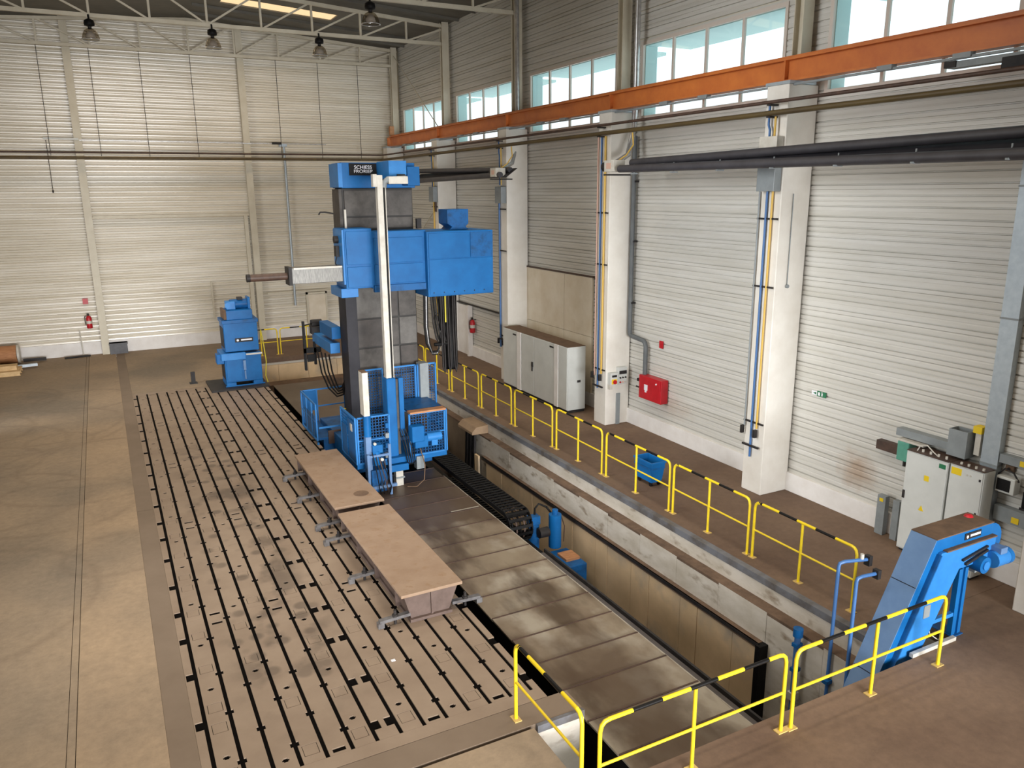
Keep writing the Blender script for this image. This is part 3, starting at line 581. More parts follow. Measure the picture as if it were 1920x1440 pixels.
# ------------------------------------------------------------ slotted floor plate
PX0, SP = .46, .31
J0, JL, NB = 8.2, 4.08, 5
pt = thing('clamping_plate', 'large brown cast iron T-slotted floor plate set in the hall floor', 'machine bed', (.46, 8.2, 0))
part('plate_base', MB().box(.33, 4.6, 7.98, 28.7, -.2, -.016), m_pitblack, pt, label='dark bottom seen in the slots')  # black sheet set high, painting the shade of deep slots and holes
part('end_border', MB().box(.325, 4.61, 7.98, 8.198, -.09, 0), m_plate, pt); part('end_border', MB().box(.325, 4.61, 28.6, 28.74, -.09, 0), m_plate, pt)
hw = .026
def circ(cx, cy, r): return [(cx-r, cx+r, cy-r*.5, cy+r*.5), (cx-r*.62, cx+r*.62, cy-r*.9, cy+r*.9)]
beadA, beadB = (.93, 1.97, 2.98, 3.95), (.42, 1.45, 2.42, 3.43)
def beads(k):
    if k in (0, 6, 7, 13): return ()
    return beadA if (k % 2 == 0) else beadB
ovals = {0: (.57, 2.08, 3.29), 7: (.57, 2.08, 3.29), 5: (.58, 1.79, 3.3), 12: (.58, 1.79, 3.3), 2: (.13+.06, 2.24), 9: (.13+.06, 2.24), 3: (1.63, 3.72), 10: (1.63, 3.72)}
covers = {0: (.25, 1.18, 1.63, 2.61, 3.58), 7: (.27, 1.22, 1.67, 2.65, 3.58), 5: (.25, 1.2, 2.17, 2.64, 3.58), 12: (.28, 1.23, 2.2, 2.66, 3.58), 2: (2.57, 3.58), 9: (2.57, 3.6), 3: (.24, 1.27), 10: (.26, 1.27)}
notch = (.3, 1.32, 2.49, 3.51)
cov_src = None
for k in range(-1, 14):
    xa = .325 if k == -1 else PX0+SP*k+hw; xb = 4.61 if k == 13 else PX0+SP*(k+1)-hw
    a, b = xa-PX0, xb-PX0; cx = (a+b)/2; holes = []
    for v in ovals.get(k, ()): holes += circ(cx, v, .042)
    for v in covers.get(k, ()): holes.append((cx-.093, cx+.093, v-.105, v+.105))
    if k in (1, 4, 8, 11): holes += [(cx-.08, cx+.08, .04, .12), (cx-.08, cx+.08, JL-.27, JL-.19)]
    if k >= 0:
        for v in beads(k): holes += [(a-.1, a+.028, v-.045, v+.045)]
        if k in (6, 13):
            for v in notch: holes.append((a-.1, a+.095, v-.09, v+.09))
    for v in (beads(k+1) if k < 13 else ()): holes += [(b-.028, b+.1, v-.045, v+.045)]
    if k in (-1, 6):
        for v in notch: holes.append((b-.095, b+.1, v-.09, v+.09))
    mb = MB().slab(a, b, 0, JL-.002, -.09, 0, holes); me = mb.mesh('plate_strip', m_plate)
    cme = MB().box(-.086, .086, -.098, .098, -.09, -.002).mesh('cover_plate', m_plate)
    for j in range(NB):
        o = bpy.data.objects.new('plate_strip', me); C.objects.link(o); o.parent = pt; o.location = (0, JL*j, 0)
        for v in covers.get(k, ()):
            c = bpy.data.objects.new('cover_plate', cme); C.objects.link(c); c.parent = pt; c.location = (cx, JL*j+v, 0)

# ------------------------------------------------------------ machine bed with way covers, cable chain
m_gutter = M('gutter_grey', srgb(96, 90, 88), srgb(76, 70, 68), rough=.7, scale=2, world=True)
m_edge = M('worn_edge', srgb(178, 170, 156), srgb(150, 140, 126), rough=.4, metal=.2, scale=5)
bd = thing('machine_bed', 'long steel way cover of the boring mill lying in the pit beside the plate', 'machine bed', (6.2, 8, -3.1))
ZC = -.55
part('bed_body', MB().box(5.22, 7.1, 6.26, 30, -3.1, ZC-.05), m_pitblack, bd)  # near-black body colour paints the shade in the gap beside the plate
part('way_cover', MB().box(5.2, 7.15, 6.26, 6.36, ZC-.03, ZC), m_way, bd)
for k in range(2, 18):
    a = 4.85+.755*k
    mb = MB().prism([(a, ZC-.028), (a+.765, ZC-.012), (a+.765, ZC+.018), (a, ZC)], 'x', 5.2, 7.15)
    part('way_cover', mb, m_way, bd)
    part('cover_lip', MB().box(5.2, 7.15, a+.745, a+.775, ZC+.008, ZC+.026), m_rust, bd)
part('way_cover', MB().box(5.2, 7.15, 20.6, 30, ZC-.03, ZC), m_way, bd)
part('scrape_mark', MB().box(6.2, 7.05, 15.35, 15.39, ZC+.012, ZC+.016).box(6.4, 7.1, 15.48, 15.53, ZC+.014, ZC+.018), m_edge, bd, label='bright scraped streaks')
part('edge_trim', MB().box(7.15, 7.175, 6.26, 17.8, ZC-.08, ZC+.008), m_edge, bd, label='bright worn edge strip')
part('gutter', MB().box(7.19, 7.46, 6.26, 13.0, -.74, -.70), m_gutter, bd); part('gutter_wall', MB().box(7.42, 7.46, 6.26, 13.0, -.74, -.62), m_dark, bd)
ch = thing('cable_chain', 'black energy chain looping back in the pit right of the way covers', 'cable chain', (7.66, 14.3, -1.2))
lk = MB().box(-.29, -.265, -.075, .075, -.05, .05).box(.265, .29, -.075, .075, -.05, .05).box(-.27, .27, -.035, .035, .035, .055).box(-.27, .27, -.03, .03, -.05, -.035)
lm = lk.mesh('chain_link', m_black); path = []
y = 19.9
zt, rr = -.50, .34
while y > 14.8: path.append((y, zt, 0)); y -= .15
for i in range(1, 7): a = math.pi*i/7; path.append((14.8-rr*math.sin(a), zt-rr+rr*math.cos(a), a))
y = 14.8
while y < 19: path.append((y, zt-2*rr, math.pi)); y += .15
for (y, z, a) in path:
    o = bpy.data.objects.new('chain_link', lm); C.objects.link(o); o.parent = ch; o.location = (0, y-14.3, z+1.2); o.rotation_euler = (a, 0, 0)
for i in range(5):
    xo = 7.66-.2+.1*i; pts = [(xo, y, z) for (y, z, a) in path[:36:4]]+[(xo, y, z) for (y, z, a) in path[36:46]]
    part('hose', MB().tube(pts, .022, 6), m_clampside if i % 2 else m_black, ch)
part('chain_tray', MB().box(7.3, 8.0, 13.6, 22, -1.35, -1.28), m_black, ch)

# ------------------------------------------------------------ boring mill
mm = thing('boring_mill', 'tall blue and grey column boring mill standing in the pit', 'machine', (6.2, 19.6, -.53))
YF = 19.3
m_colback = M('column_joint_grey', srgb(46, 43, 40), srgb(36, 33, 30), rough=.6, scale=3)  # dark grey column body, shows as joints between the way plates
m_castl = M('column_pale_grey', srgb(104, 100, 95), srgb(74, 69, 64), rough=.55, scale=2.4, lo=.35, hi=.66, bump=.05)
m_castd = M('column_brown_grey', srgb(72, 65, 60), srgb(48, 42, 38), rough=.55, scale=2.6, lo=.35, hi=.66, bump=.05)
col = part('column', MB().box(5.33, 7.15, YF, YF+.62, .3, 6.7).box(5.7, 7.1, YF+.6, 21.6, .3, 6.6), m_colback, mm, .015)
for i, (z0, z1) in enumerate(((1.1, 1.95), (1.97, 2.7), (2.72, 3.45), (3.47, 4.35), (5.72, 6.0), (6.02, 6.66))):
    for j, (x0, x1) in enumerate(((5.4, 6.18), (6.22, 6.62), (6.66, 7.12)) if i < 4 else ((5.38, 7.12),)):
        part('way_plate', MB().box(x0, x1, YF-.03-.008*((i+j) % 2), YF, z0+.015, z1-.015), (m_castgrey if i > 3 else (m_castl, m_castd, m_castgrey)[(2*i+j) % 3]), mm)
part('saddle_base', MB().box(5.0, 7.3, 18.9, 21.8, -.5, .3), m_blued, mm, .02)
part('side_guide_cover', MB().box(5.29, 5.33, YF-.05, YF+.62, .3, 4.2), m_sidecov, mm); part('side_guide_cover', MB().box(5.24, 5.52, YF-.12, YF-.03, .35, 4.25), m_sidecov, mm)
part('side_guide_cover', MB().box(5.26, 5.33, YF, YF+.6, 5.75, 6.68), m_castgrey, mm)
cap = part('column_cap', MB().box(5.32, 7.2, YF-.1, YF+.75, 6.7, 7.3), m_blue, mm, .01)
part('cap_side_plate', MB().box(5.24, 5.34, YF-.12, YF+.7, 6.72, 7.28), m_bluel, mm)
part('cap_bracket', MB().prism([(6.22, 7.32), (6.66, 7.32), (6.66, 7.0), (6.42, 6.78), (6.22, 6.78)], 'y', 18.3, YF-.1), m_bluel, mm, .01)
part('cap_bracket', MB().box(6.86, 7.18, YF-.5, YF-.1, 6.75, 7.2), m_blue, mm, .01)
part('cap_bolt', MB().cyl((6.4, 18.25, 6.98), (6.6, 18.25, 6.98), .03, 8), m_dark, mm)
sg = part('sign_board', MB().box(5.52, 6.2, YF-.135, YF-.1, 7.0, 7.28), m_black, mm, label='black sign board with white lettering')
lettering('lettering', 'SCHIESS\nFRORIEP', .112, m_text, sg, (5.86, YF-.14, 7.14), R(90), 0, .003, 1.12)
# headstock
hd = part('headstock', MB().box(5.1, 5.78, 18.5, YF+.1, 4.34, 5.76), m_blue, mm, .012)
part('headstock_middle', MB().box(5.78, 7.2, 18.58, YF-.04, 4.3, 5.68), m_blue, mm, .012)
part('headstock_cover', MB().box(5.84, 7.1, 18.55, 18.58, 4.92, 5.52), m_blue, mm, .006); part('headstock_cover', MB().box(5.14, 5.74, 18.47, 18.5, 4.92, 5.7), m_blue, mm, .006)
part('headstock_cover', MB().box(5.14, 5.74, 18.47, 18.5, 4.38, 4.86), m_blue, mm, .006); part('headstock_cover', MB().box(5.84, 7.1, 18.55, 18.58, 4.42, 4.88), m_blue, mm, .006)
part('headstock_skirt', MB().box(5.8, 7.14, 18.5, 18.62, 4.22, 4.38), m_blued, mm)
part('headstock_clamp', MB().box(5.0, 5.42, 18.62, YF+.3, 4.12, 4.34), m_bluel, mm, .01)
rb = part('rear_housing', MB().box(7.16, 8.98, 18.42, YF+.5, 4.02, 5.64), m_blue, mm, .012)
part('housing_panel', MB().box(8.34, 8.95, 18.395, 18.42, 4.98, 5.6), m_blued, mm); part('housing_panel', MB().box(7.2, 8.3, 18.40, 18.42, 4.98, 5.6), m_blue, mm, .004); part('housing_panel', MB().box(7.2, 8.95, 18.40, 18.42, 4.06, 4.95), m_blue, mm, .004)
for i in range(6): part('panel_bolt', MB().cyl((7.3+.28*i, 18.38, 4.12), (7.3+.28*i, 18.41, 4.12), .014, 6), m_dark, mm)
mh = part('motor_hood', MB().prism([(7.98, 5.64), (8.06, 5.72), (7.93, 5.8), (7.93, 6.16), (8.52, 6.16), (8.52, 5.8), (8.44, 5.72), (8.52, 5.64)], 'y', 18.9, 19.5), m_blued, mm, .01)
part('side_face', MB().box(5.06, 5.1, 18.52, YF, 4.45, 5.74), m_bluel, mm)
part('valve_block', MB().box(4.98, 5.06, 18.8, 19.0, 5.1, 5.35).cyl((4.96, 18.9, 5.5), (5.06, 18.9, 5.5), .09, 10), m_dark, mm)
part('side_hose', MB().tube([(5.02, 18.9, 5.1), (4.94, 18.8, 4.95), (4.98, 18.7, 4.85), (5.06, 18.7, 4.9)], .014, 6), m_dark, mm)
rmm = part('ram', MB().box(3.84, 5.1, 18.62, 18.98, 4.52, 4.9), m_ram, mm, .012)
part('ram_collar', MB().box(3.78, 3.86, 18.58, 19.02, 4.5, 4.92), m_dark, mm); part('ram_rail', MB().box(3.9, 5.05, 18.59, 18.62, 4.86, 4.9), m_offwhite, mm)
part('spindle', MB().cyl((2.9, 18.8, 4.70), (3.8, 18.8, 4.70), .085, 18), m_rust, mm); part('spindle_nose', MB().cyl((2.86, 18.8, 4.70), (2.94, 18.8, 4.70), .092, 18), m_dark, mm)
part('top_lamp', MB().tube([(5.28, 18.9, 5.76), (5.28, 18.9, 6.15), (5.28, 18.9, 6.2)], .03, 8), m_offwhite, mm)
part('cable_hook', MB().tube([(5.1, 19.3, 6.1), (4.9, 19.3, 6.14), (4.78, 19.3, 6.14), (4.74, 19.3, 6.08)], .02, 6), m_dark, mm)
part('top_lamp', MB().box(7.1, 7.22, 18.9, 19.0, 5.7, 5.95), m_dark, mm)
# lift post
YP = 17.9
pw = part('lift_channel', MB().box(5.77, 5.9, YP-.06, YP+.1, 2.1, 6.98).box(5.9, 5.985, YP+.08, YP+.1, 2.1, 6.9).box(5.965, 5.985, YP-.02, YP+.1, 2.1, 6.9), m_offwhite, mm, label='tall off-white lift channel')
part('lift_chain', MB().box(5.905, 5.96, YP+.02, YP+.075, 2.0, 6.9), m_black, mm)
part('channel_head', MB().box(5.68, 5.77, YP-.05, YP+.1, 6.72, 7.0), m_offwhite, mm)
part('cable_elbow', MB().tube([(5.94, YP, 6.7), (5.96, YP, 6.82), (6.04, YP, 6.88), (6.5, YP, 6.9)], .07, 10), m_mgrey, mm)
part('cable_duct', MB().box(6.05, 6.52, YP-.07, YP+.12, 6.78, 6.95), m_offwhite, mm, .01)
sv = part('lift_sleeve', MB().box(5.74, 5.98, YP-.14, YP+.16, -.05, 2.2), m_blue, mm, .03); part('lift_sleeve', MB().box(6.06, 6.18, YP-.1, YP+.1, .7, 2.18), m_blue, mm, .01)
part('guide_plate', MB().box(5.98, 6.07, YP-.04, YP+.06, .2, 2.15), m_castgrey, mm)
part('foot_bracket', MB().box(5.68, 6.15, YP-.35, YP+.1, -.12, .05), m_blue, mm, .01); part('foot_bracket', MB().box(6.15, 6.6, YP-.12, YP+.1, .05, .2), m_blued, mm)
part('foot', MB().box(5.83, 6.02, YP-.28, YP-.08, -.53, -.12), m_offwhite, mm, .008, label='off-white foot post'); part('foot_collar', MB().box(5.82, 6.05, YP-.3, YP-.06, -.33, -.29), m_mgrey, mm)
part('foot_box', MB().box(6.36, 6.56, YP-.35, YP-.15, -.15, .18), m_mgrey, mm)
# operator cage
def mesh_panel(p, u, wdt, hgt, pitch=.075):       # bars of a wire mesh panel from corner p along u
    mb = MB(); p = Vector(p); u = Vector(u).normalized(); z = Vector((0,0,1))
    for i in range(int(wdt/pitch)+1): q = p+u*min(i*pitch, wdt); mb.bar(q, q+z*hgt, .014)
    for i in range(int(hgt/pitch)+1): q = p+z*min(i*pitch, hgt); mb.bar(q, q+u*wdt, .014)
    return mb
def frame_panel(p, u, wdt, hgt, t=.038, mid=True):
    mb = MB(); p = Vector(p); u = Vector(u).normalized(); z = Vector((0,0,1))
    for a, b in ((p, p+z*hgt), (p+u*wdt, p+u*wdt+z*hgt), (p, p+u*wdt), (p+z*hgt, p+u*wdt+z*hgt)): mb.bar(a, b, t)
    if mid: mb.bar(p+z*hgt*.5, p+u*wdt+z*hgt*.5, t*.8)
    return mb
CX0, CX1, CY0, CY1, CZ = 4.86, 7.2, 17.6, 18.85, .22
part('cage_floor', MB().box(CX0, CX1, CY0, CY1, CZ-.14, CZ), m_blue, mm, .01)
cl = part('cage_side', frame_panel((CX0, CY0, CZ), (0, 1, 0), CY1-CY0, 1.14), m_bluel, mm); part('wire_mesh', mesh_panel((CX0+.005, CY0+.04, CZ+.02), (0, 1, 0), CY1-CY0-.08, 1.1), m_blue, cl)
cf = part('cage_front', frame_panel((CX0+.05, CY0, CZ), (1, 0, 0), .79, 1.14), m_bluel, mm); part('wire_mesh', mesh_panel((CX0+.06, CY0+.012, CZ), (1, 0, 0), .76, 1.12), m_blued, cf)
cf2 = part('cage_front', frame_panel((6.22, CY0, CZ), (1, 0, 0), CX1-6.27, 1.06), m_bluel, mm); part('wire_mesh', mesh_panel((6.25, CY0+.012, CZ+.02), (1, 0, 0), CX1-6.33, 1.02), m_blued, cf2)
crr = part('cage_side', frame_panel((CX1, CY0, CZ), (0, 1, 0), CY1-CY0, 1.06), m_bluel, mm); part('wire_mesh', mesh_panel((CX1+.005, CY0+.04, CZ+.02), (0, 1, 0), CY1-CY0-.08, 1.02), m_blue, crr)
for x0, wdt in ((5.52, .5), (6.3, .62), (6.98, .5)):
    q = part('cage_back', frame_panel((x0, CY1+.1, 1.0), (1, 0, 0), wdt, 1.2, .04, False), m_bluel, mm); part('wire_mesh', mesh_panel((x0+.03, CY1+.105, 1.02), (1, 0, 0), wdt-.06, 1.16, .07), m_blued, q)
part('cage_panel', MB().box(CX0-.02, CX0, CY0+.05, CY0+.6, CZ+.05, CZ+1.05).box(CX0-.02, CX0, CY0+.7, CY1-.1, CZ+.05, CZ+.8), m_blue, mm)
part('warning_label', MB().box(CX0-.03, CX0-.02, CY0+.2, CY0+.36, 1.0, 1.18), m_offwhite, mm)
part('switch_cabinet', MB().box(7.0, 7.24, CY1-.05, CY1+.25, 1.15, 2.25), m_mgrey, mm, .01, label='grey switch cabinet behind wire mesh')
part('plank', MB().box(6.22, 7.16, CY0-.1, CY0+.14, 1.305, 1.35), m_wood, mm, label='bare wooden plank'); part('plank', MB().box(6.24, 7.17, CY0+.2, CY1+.02, 1.305, 1.34), m_blued, mm)
gb = part('gearbox', MB().box(6.2, 6.52, CY0-.25, CY0+.05, .62, 1.02).box(6.28, 6.62, CY0-.22, CY0+.02, .45, .75), m_blue, mm, .02)
part('gear_motor', MB().cyl((6.62, CY0-.1, .66), (7.0, CY0-.1, .66), .11, 16), m_bluel, mm); part('motor_box', MB().box(6.72, 6.88, CY0-.2, CY0, .46, .6), m_bluel, mm)
cb = part('control_pendant', MB().box(4.98, 5.12, 17.2, 17.5, 1.5, 2.55), m_offwhite, mm, .01, label='off-white control pendant box')
part('pendant_top', MB().box(4.98, 5.12, 17.2, 17.5, 2.55, 2.562), m_dust, mm); part('pendant_screen', MB().box(5.12, 5.13, 17.23, 17.47, 1.65, 2.4), m_mgrey, mm)
part('pendant_post', MB().cyl((5.1, 17.4, .95), (5.1, 17.4, 1.52), .09, 14), m_blue, mm); part('pendant_post', MB().box(5.02, 5.16, 17.32, 17.5, -.1, .95), m_blueo, mm, .01)
fr = part('pump_frame', MB().bar((5.02, 17.2, -.53), (5.02, 17.2, .55), .06).bar((5.55, 17.2, -.53), (5.55, 17.2, .75), .06).bar((5.02, 17.2, .5), (5.55, 17.2, .5), .05).bar((5.02, 17.2, -.3), (5.7, 17.2, -.3), .07), m_blueo, mm)
part('pump_tank', MB().box(5.1, 5.5, 17.25, 17.6, -.45, .12), m_blued, mm, .02); part('pump_body', MB().cyl((5.25, 17.3, .25), (5.25, 17.3, .6), .1, 12), m_blue, mm); part('pump_body', MB().box(5.15, 5.4, 17.22, 17.45, .55, .75), m_blue, mm, .01)
part('gauge', MB().cyl((5.35, 17.15, .4), (5.35, 17.2, .4), .04, 12), m_offwhite, mm); part('gauge', MB().cyl((5.2, 17.18, .8), (5.2, 17.23, .8), .035, 12), m_offwhite, mm)
for i in range(4):
    x = 5.12+.08*i; part('hose', MB().tube([(x, 17.2, .6-.06*i), (x+.06, 17.08, .1), (x+.1+.02*i, 17.05, -.3), (x+.14, 17.1, -.44), (x+.2, 17.25, -.2), (x+.2, 17.4, .3)], .013, 6), (m_black, m_dark, m_rust)[i % 3], mm)
part('hose', MB().tube([(6.45, 17.5, .4), (6.5, 17.35, 0), (6.45, 17.3, -.35), (6.25, 17.3, -.5), (6.0, 17.3, -.45)], .014, 6), m_dust, mm)
for i in range(5): part('hose', MB().tube([(6.0+.05*i, 17.7, .9), (6.05+.06*i, 17.55, .5), (6.1+.05*i, 17.5, .1), (6.2+.02*i, 17.6, 0)], .013, 6), (m_black, m_dark)[i % 2], mm)
for i in range(4): part('valve', MB().box(5.55+.01*i, 5.66, 17.5, 17.6, .3+.25*i, .42+.25*i), (m_mgrey, m_blue)[i % 2], mm)
# hanging cable bundles under the rear housing
for i in range(9):
    x = 7.62+.055*i; z = 1.95+.05*math.sin(i*2.1); yq = 18.75+.12*(i % 3)
    part('hanging_cable', MB().tube([(x, yq, 4.05), (x+.01*math.sin(i), yq, 3.2), (x+.02, yq, z+.15), (x+.05, yq-.02, z), (x+.08, yq, z+.15), (x+.06, yq+.03, 4.05)], .026, 7), m_black if i % 3 else m_dark, mm)
part('cable_sleeve', MB().lathe([(.0, 0), (.17, .02), (.18, .1), (.18, 2.05), (.0, 2.05)], (7.95, 18.95, 1.98), 14), m_black, mm, label='black bundled cable sleeve')
for i in range(6):
    x = 7.36+.06*i; part('hanging_cable', MB().tube([(x, 18.8, 4.05), (x+.05, 18.8, 3.3), (x+.12, 18.8, 2.9), (x+.22, 18.82, 2.7-.02*i), (x+.3, 18.85, 2.85), (x+.33, 18.85, 4.0)], .024, 7), m_black if i % 2 else m_dark, mm)
for i in range(4): part('looped_cable', MB().tube([(7.22+.03*i, 18.9, 4.2), (7.2+.03*i, 18.9, 3.2), (7.24+.03*i, 18.9, 2.75), (7.36+.02*i, 18.9, 2.52-.03*i), (7.55, 18.9, 2.52-.03*i), (7.68-.02*i, 18.9, 2.75), (7.7-.02*i, 18.9, 4.05)], .022, 7), (m_black, m_dark, m_silver, m_black)[i], mm)
part('cable_tie', MB().cyl((7.42, 18.78, 2.72), (7.8, 18.78, 2.72), .05, 8), m_black, mm)
part('hanging_cable', MB().cyl((7.72, 18.7, 4.05), (7.72, 18.7, 3.3), .02, 7), m_yellowhose, mm)
# rear platform and side arm
rp = part('rear_platform', MB().box(4.72, 5.9, 20.3, 22.0, -.35, .1), m_blued, mm, .01); part('platform_step', MB().box(4.85, 5.8, 20.24, 20.3, -.02, .34), m_rust, mm)
part('platform_deck', MB().box(4.6, 5.9, 20.3, 22.0, .1, .16), m_blued, mm)
part('platform_rail', frame_panel((4.56, 20.3, .1), (0, 1, 0), 1.7, 1.0).bar((4.56, 20.8, .1), (4.56, 20.8, 1.1), .04).bar((4.56, 21.4, .1), (4.56, 21.4, 1.1), .04), m_bluel, mm)
part('platform_rail', frame_panel((4.61, 22.0, .1), (1, 0, 0), 1.2, 1.0).bar((5.0, 22, .1), (5.0, 22, 1.1), .04), m_bluel, mm); part('platform_panel', MB().box(4.6, 4.98, 21.95, 21.98, .5, 1.08), m_blue, mm)
part('platform_rail', MB().bar((4.6, 20.25, .46), (5.6, 20.25, .46), .045).bar((4.56, 20.25, -.5), (4.56, 20.25, .06), .05), m_bluel, mm)
part('platform_panel', MB().box(4.55, 4.57, 20.5, 21.6, .16, .75), m_blue, mm)
part('side_arm', MB().box(5.04, 5.3, 20.2, 22.2, 2.46, 2.74), m_bluel, mm, .01); part('side_box', MB().box(5.1, 5.34, 20.2, 21.5, 2.84, 3.16), m_blue, mm, .01)
part('arm_motor', MB().cyl((5.05, 22.3, 2.95), (5.35, 22.3, 2.95), .13, 12).box(5.0, 5.3, 22.0, 22.3, 2.7, 2.9), m_dark, mm)
part('cable_frame', MB().box(4.72, 4.78, 21.9, 22.0, 1.7, 3.1).box(4.72, 5.2, 21.9, 22.0, 2.2, 2.34).box(5.0, 5.06, 21.9, 22.0, 1.85, 2.5).box(4.8, 5.0, 21.88, 21.95, 1.95, 2.15).cyl((4.75, 21.95, 2.98), (5.05, 22.2, 2.98), .018, 6), m_black, mm)
for i in range(4): part('looped_cable', MB().tube([(5.02+.05*i, 21.6-.22*i, 2.3), (5.06+.05*i, 21.45-.2*i, 1.7+.04*i), (5.14+.04*i, 21.1-.14*i, 1.32+.07*i), (5.24+.02*i, 20.6, 1.18+.07*i), (5.32, 20.2+.04*i, 1.32+.06*i), (5.34, 19.98, 1.8)], .022, 6), m_black, mm)
part('yellow_plug', MB().cyl((5.27, 20.0, .75), (5.27, 20.0, .98), .04, 8), m_yellow, mm)

# ------------------------------------------------------------ blue tower at plate end
tw = thing('tool_tower', 'blue machine unit with motor on top, standing at plate far end', 'machine', (3.9, 28.3, 0))
part('base_slab', MB().box(2.75, 4.66, 27.6, 29.4, .002, .06), m_dark, tw, label='dark base slab')
part('base_skid', MB().box(3.3, 3.62, 27.98, 29.0, .06, .2).box(4.2, 4.52, 27.98, 29.0, .06, .2).box(3.26, 4.58, 27.94, 28.0, .06, .1), m_blue, tw, .01)
part('lower_housing', MB().box(3.3, 4.52, 28.0, 29.0, .2, 1.2), m_blue, tw, .015); part('lower_cover', MB().box(3.34, 3.85, 27.96, 28.0, .26, 1.0), m_blue, tw, .006)
part('middle_flange', MB().box(3.2, 4.0, 27.92, 29.05, 1.0, 1.24), m_bluel, tw, .01); part('side_bracket', MB().box(3.06, 3.3, 28.1, 28.5, .86, 1.2), m_blue, tw, .02); part('pale_ledge', MB().box(4.02, 4.56, 27.95, 28.05, 1.13, 1.18), m_offwhite, tw)
part('latch', MB().box(3.9, 3.98, 27.92, 28.0, .62, .96).box(3.92, 3.96, 27.9, 28.0, .3, .6), m_blueo, tw)
uh = part('upper_housing', MB().box(3.36, 4.48, 28.0, 29.0, 1.28, 2.28), m_blue, tw, .015)
part('upper_rim', MB().box(3.32, 4.52, 27.97, 29.03, 2.26, 2.38), m_blued, tw, .01); part('side_window', MB().box(3.34, 3.36, 28.15, 28.85, 1.4, 2.1), m_dark, tw); part('side_window', MB().box(3.285, 3.3, 28.15, 28.85, .3, .9), m_dark, tw)
np_ = part('name_plate', MB().box(3.7, 4.3, 27.975, 28.0, 1.6, 1.74), m_dark, tw, label='dark name plate with pale strip')
part('plate_strip_mark', MB().box(3.9, 4.26, 27.97, 27.975, 1.65, 1.7).cyl((3.79, 27.97, 1.67), (3.79, 27.975, 1.67), .04, 12), m_text, np_)
part('head_box', MB().box(3.5, 4.36, 28.05, 28.95, 2.38, 2.7), m_blue, tw, .012); part('head_side', MB().box(3.42, 3.5, 28.05, 28.95, 2.4, 2.72), m_dust, tw)
mo = part('motor', MB().cyl((3.7, 28.5, 2.86), (4.3, 28.5, 2.86), .17, 18), m_blued, tw); part('motor_flange', MB().box(4.27, 4.35, 28.25, 28.75, 2.7, 3.1), m_blue, tw, .01)
part('motor_foot', MB().box(3.56, 3.86, 28.3, 28.7, 2.7, 2.98), m_bluel, tw, .02); part('motor_terminal', MB().box(3.95, 4.12, 28.35, 28.6, 3.02, 3.1), m_dark, tw); part('motor_cap', MB().cyl((3.6, 28.28, 2.86), (3.6, 28.2, 2.86), .1, 14), m_bluel, tw)
part('yellow_hose', MB().tube([(4.6, 28.1, 1.95), (4.66, 28.1, 1.4), (4.7, 28.1, .8), (4.64, 28.1, .3), (4.7, 28.1, .06)], .02, 6), m_yellowhose, tw)

# ------------------------------------------------------------ angle blocks on the plate
m_clampst = M('clamp_steel', srgb(112, 110, 110), srgb(86, 82, 82), rough=.45, metal=.2, scale=8)
def block(y0, y1, x0t, x1t, label, cl):
    h = .5
    t = thing('clamping_block', label, 'work block', (4.05, y0, 0), 'box blocks clamped on the slotted plate')
    part('block_top', MB().box(x0t, x1t, y0, y1, h-.05, h), m_boardtop, t, .006)
    part('block_body', MB().prism([(x0t+.06, h-.05), (x1t-.06, h-.05), (x1t-.22, .05), (x0t+.17, .05)], 'y', y0+.06, y1-.06), m_clampside, t)
    part('end_rib', MB().box((x0t+x1t)/2-.015, (x0t+x1t)/2+.015, y0+.03, y0+.07, .05, h-.05), m_clampside, t)
    part('block_foot', MB().box(x0t+.14, x1t-.19, y0+.0, y1-.0, .001, .05), m_clampside, t)
    n = 4
    for i in range(n):
        y = y0+.22+(y1-y0-.44)*i/(n-1)
        part('side_rib', MB().prism([(x0t+.07, .45), (x0t+.08, .05), (x0t+.18, .05)], 'y', y+.3, y+.34), m_clampside, t)
    for y, s_ in cl:
        xe = (x0t+.16) if s_ < 0 else (x1t-.16)
        c = part('clamp', MB().bar((xe+s_*.5, y, .1), (xe, y, .12), .09, .05).box(xe+s_*.48-.05, xe+s_*.48+.05, y-.05, y+.05, .001, .09), m_clampst, t)
        part('clamp_stud', MB().cyl((xe+s_*.24, y, .0), (xe+s_*.24, y, .24), .025, 8).cyl((xe+s_*.24, y, .13), (xe+s_*.24, y, .17), .05, 6), m_dark, c)
    return t
block(10.58, 14.24, 3.49, 4.53, 'long dusty box block with tan top clamped on plate, nearer of the pair', ((10.68, -1), (10.68, 1), (12.3, -1), (14.0, -1)))
block(14.53, 18.2, 3.51, 4.53, 'long dusty box block with tan top and round stain, farther of the pair', ((14.75, -1), (16.4, -1), (17.9, -1)))
part('stain', MB().lathe([(0, .0), (.16, .001)], (4.2, 15.05, .5015), 20), m_dust, [o for o in C.objects if o.name == 'clamping_block.001'][0])
single('steel_post_stub', MB().box(2.28, 2.42, 29.4, 29.5, .02, .42).box(2.22, 2.48, 29.32, 29.58, .001, .03), m_dark, 'short dark steel stub standing on floor behind the plate', 'post')
single('paper_scrap', MB().box(3.02, 3.08, 9.72, 9.77, .001, .006), m_text, 'small white paper scrap on the slotted plate', 'paper')

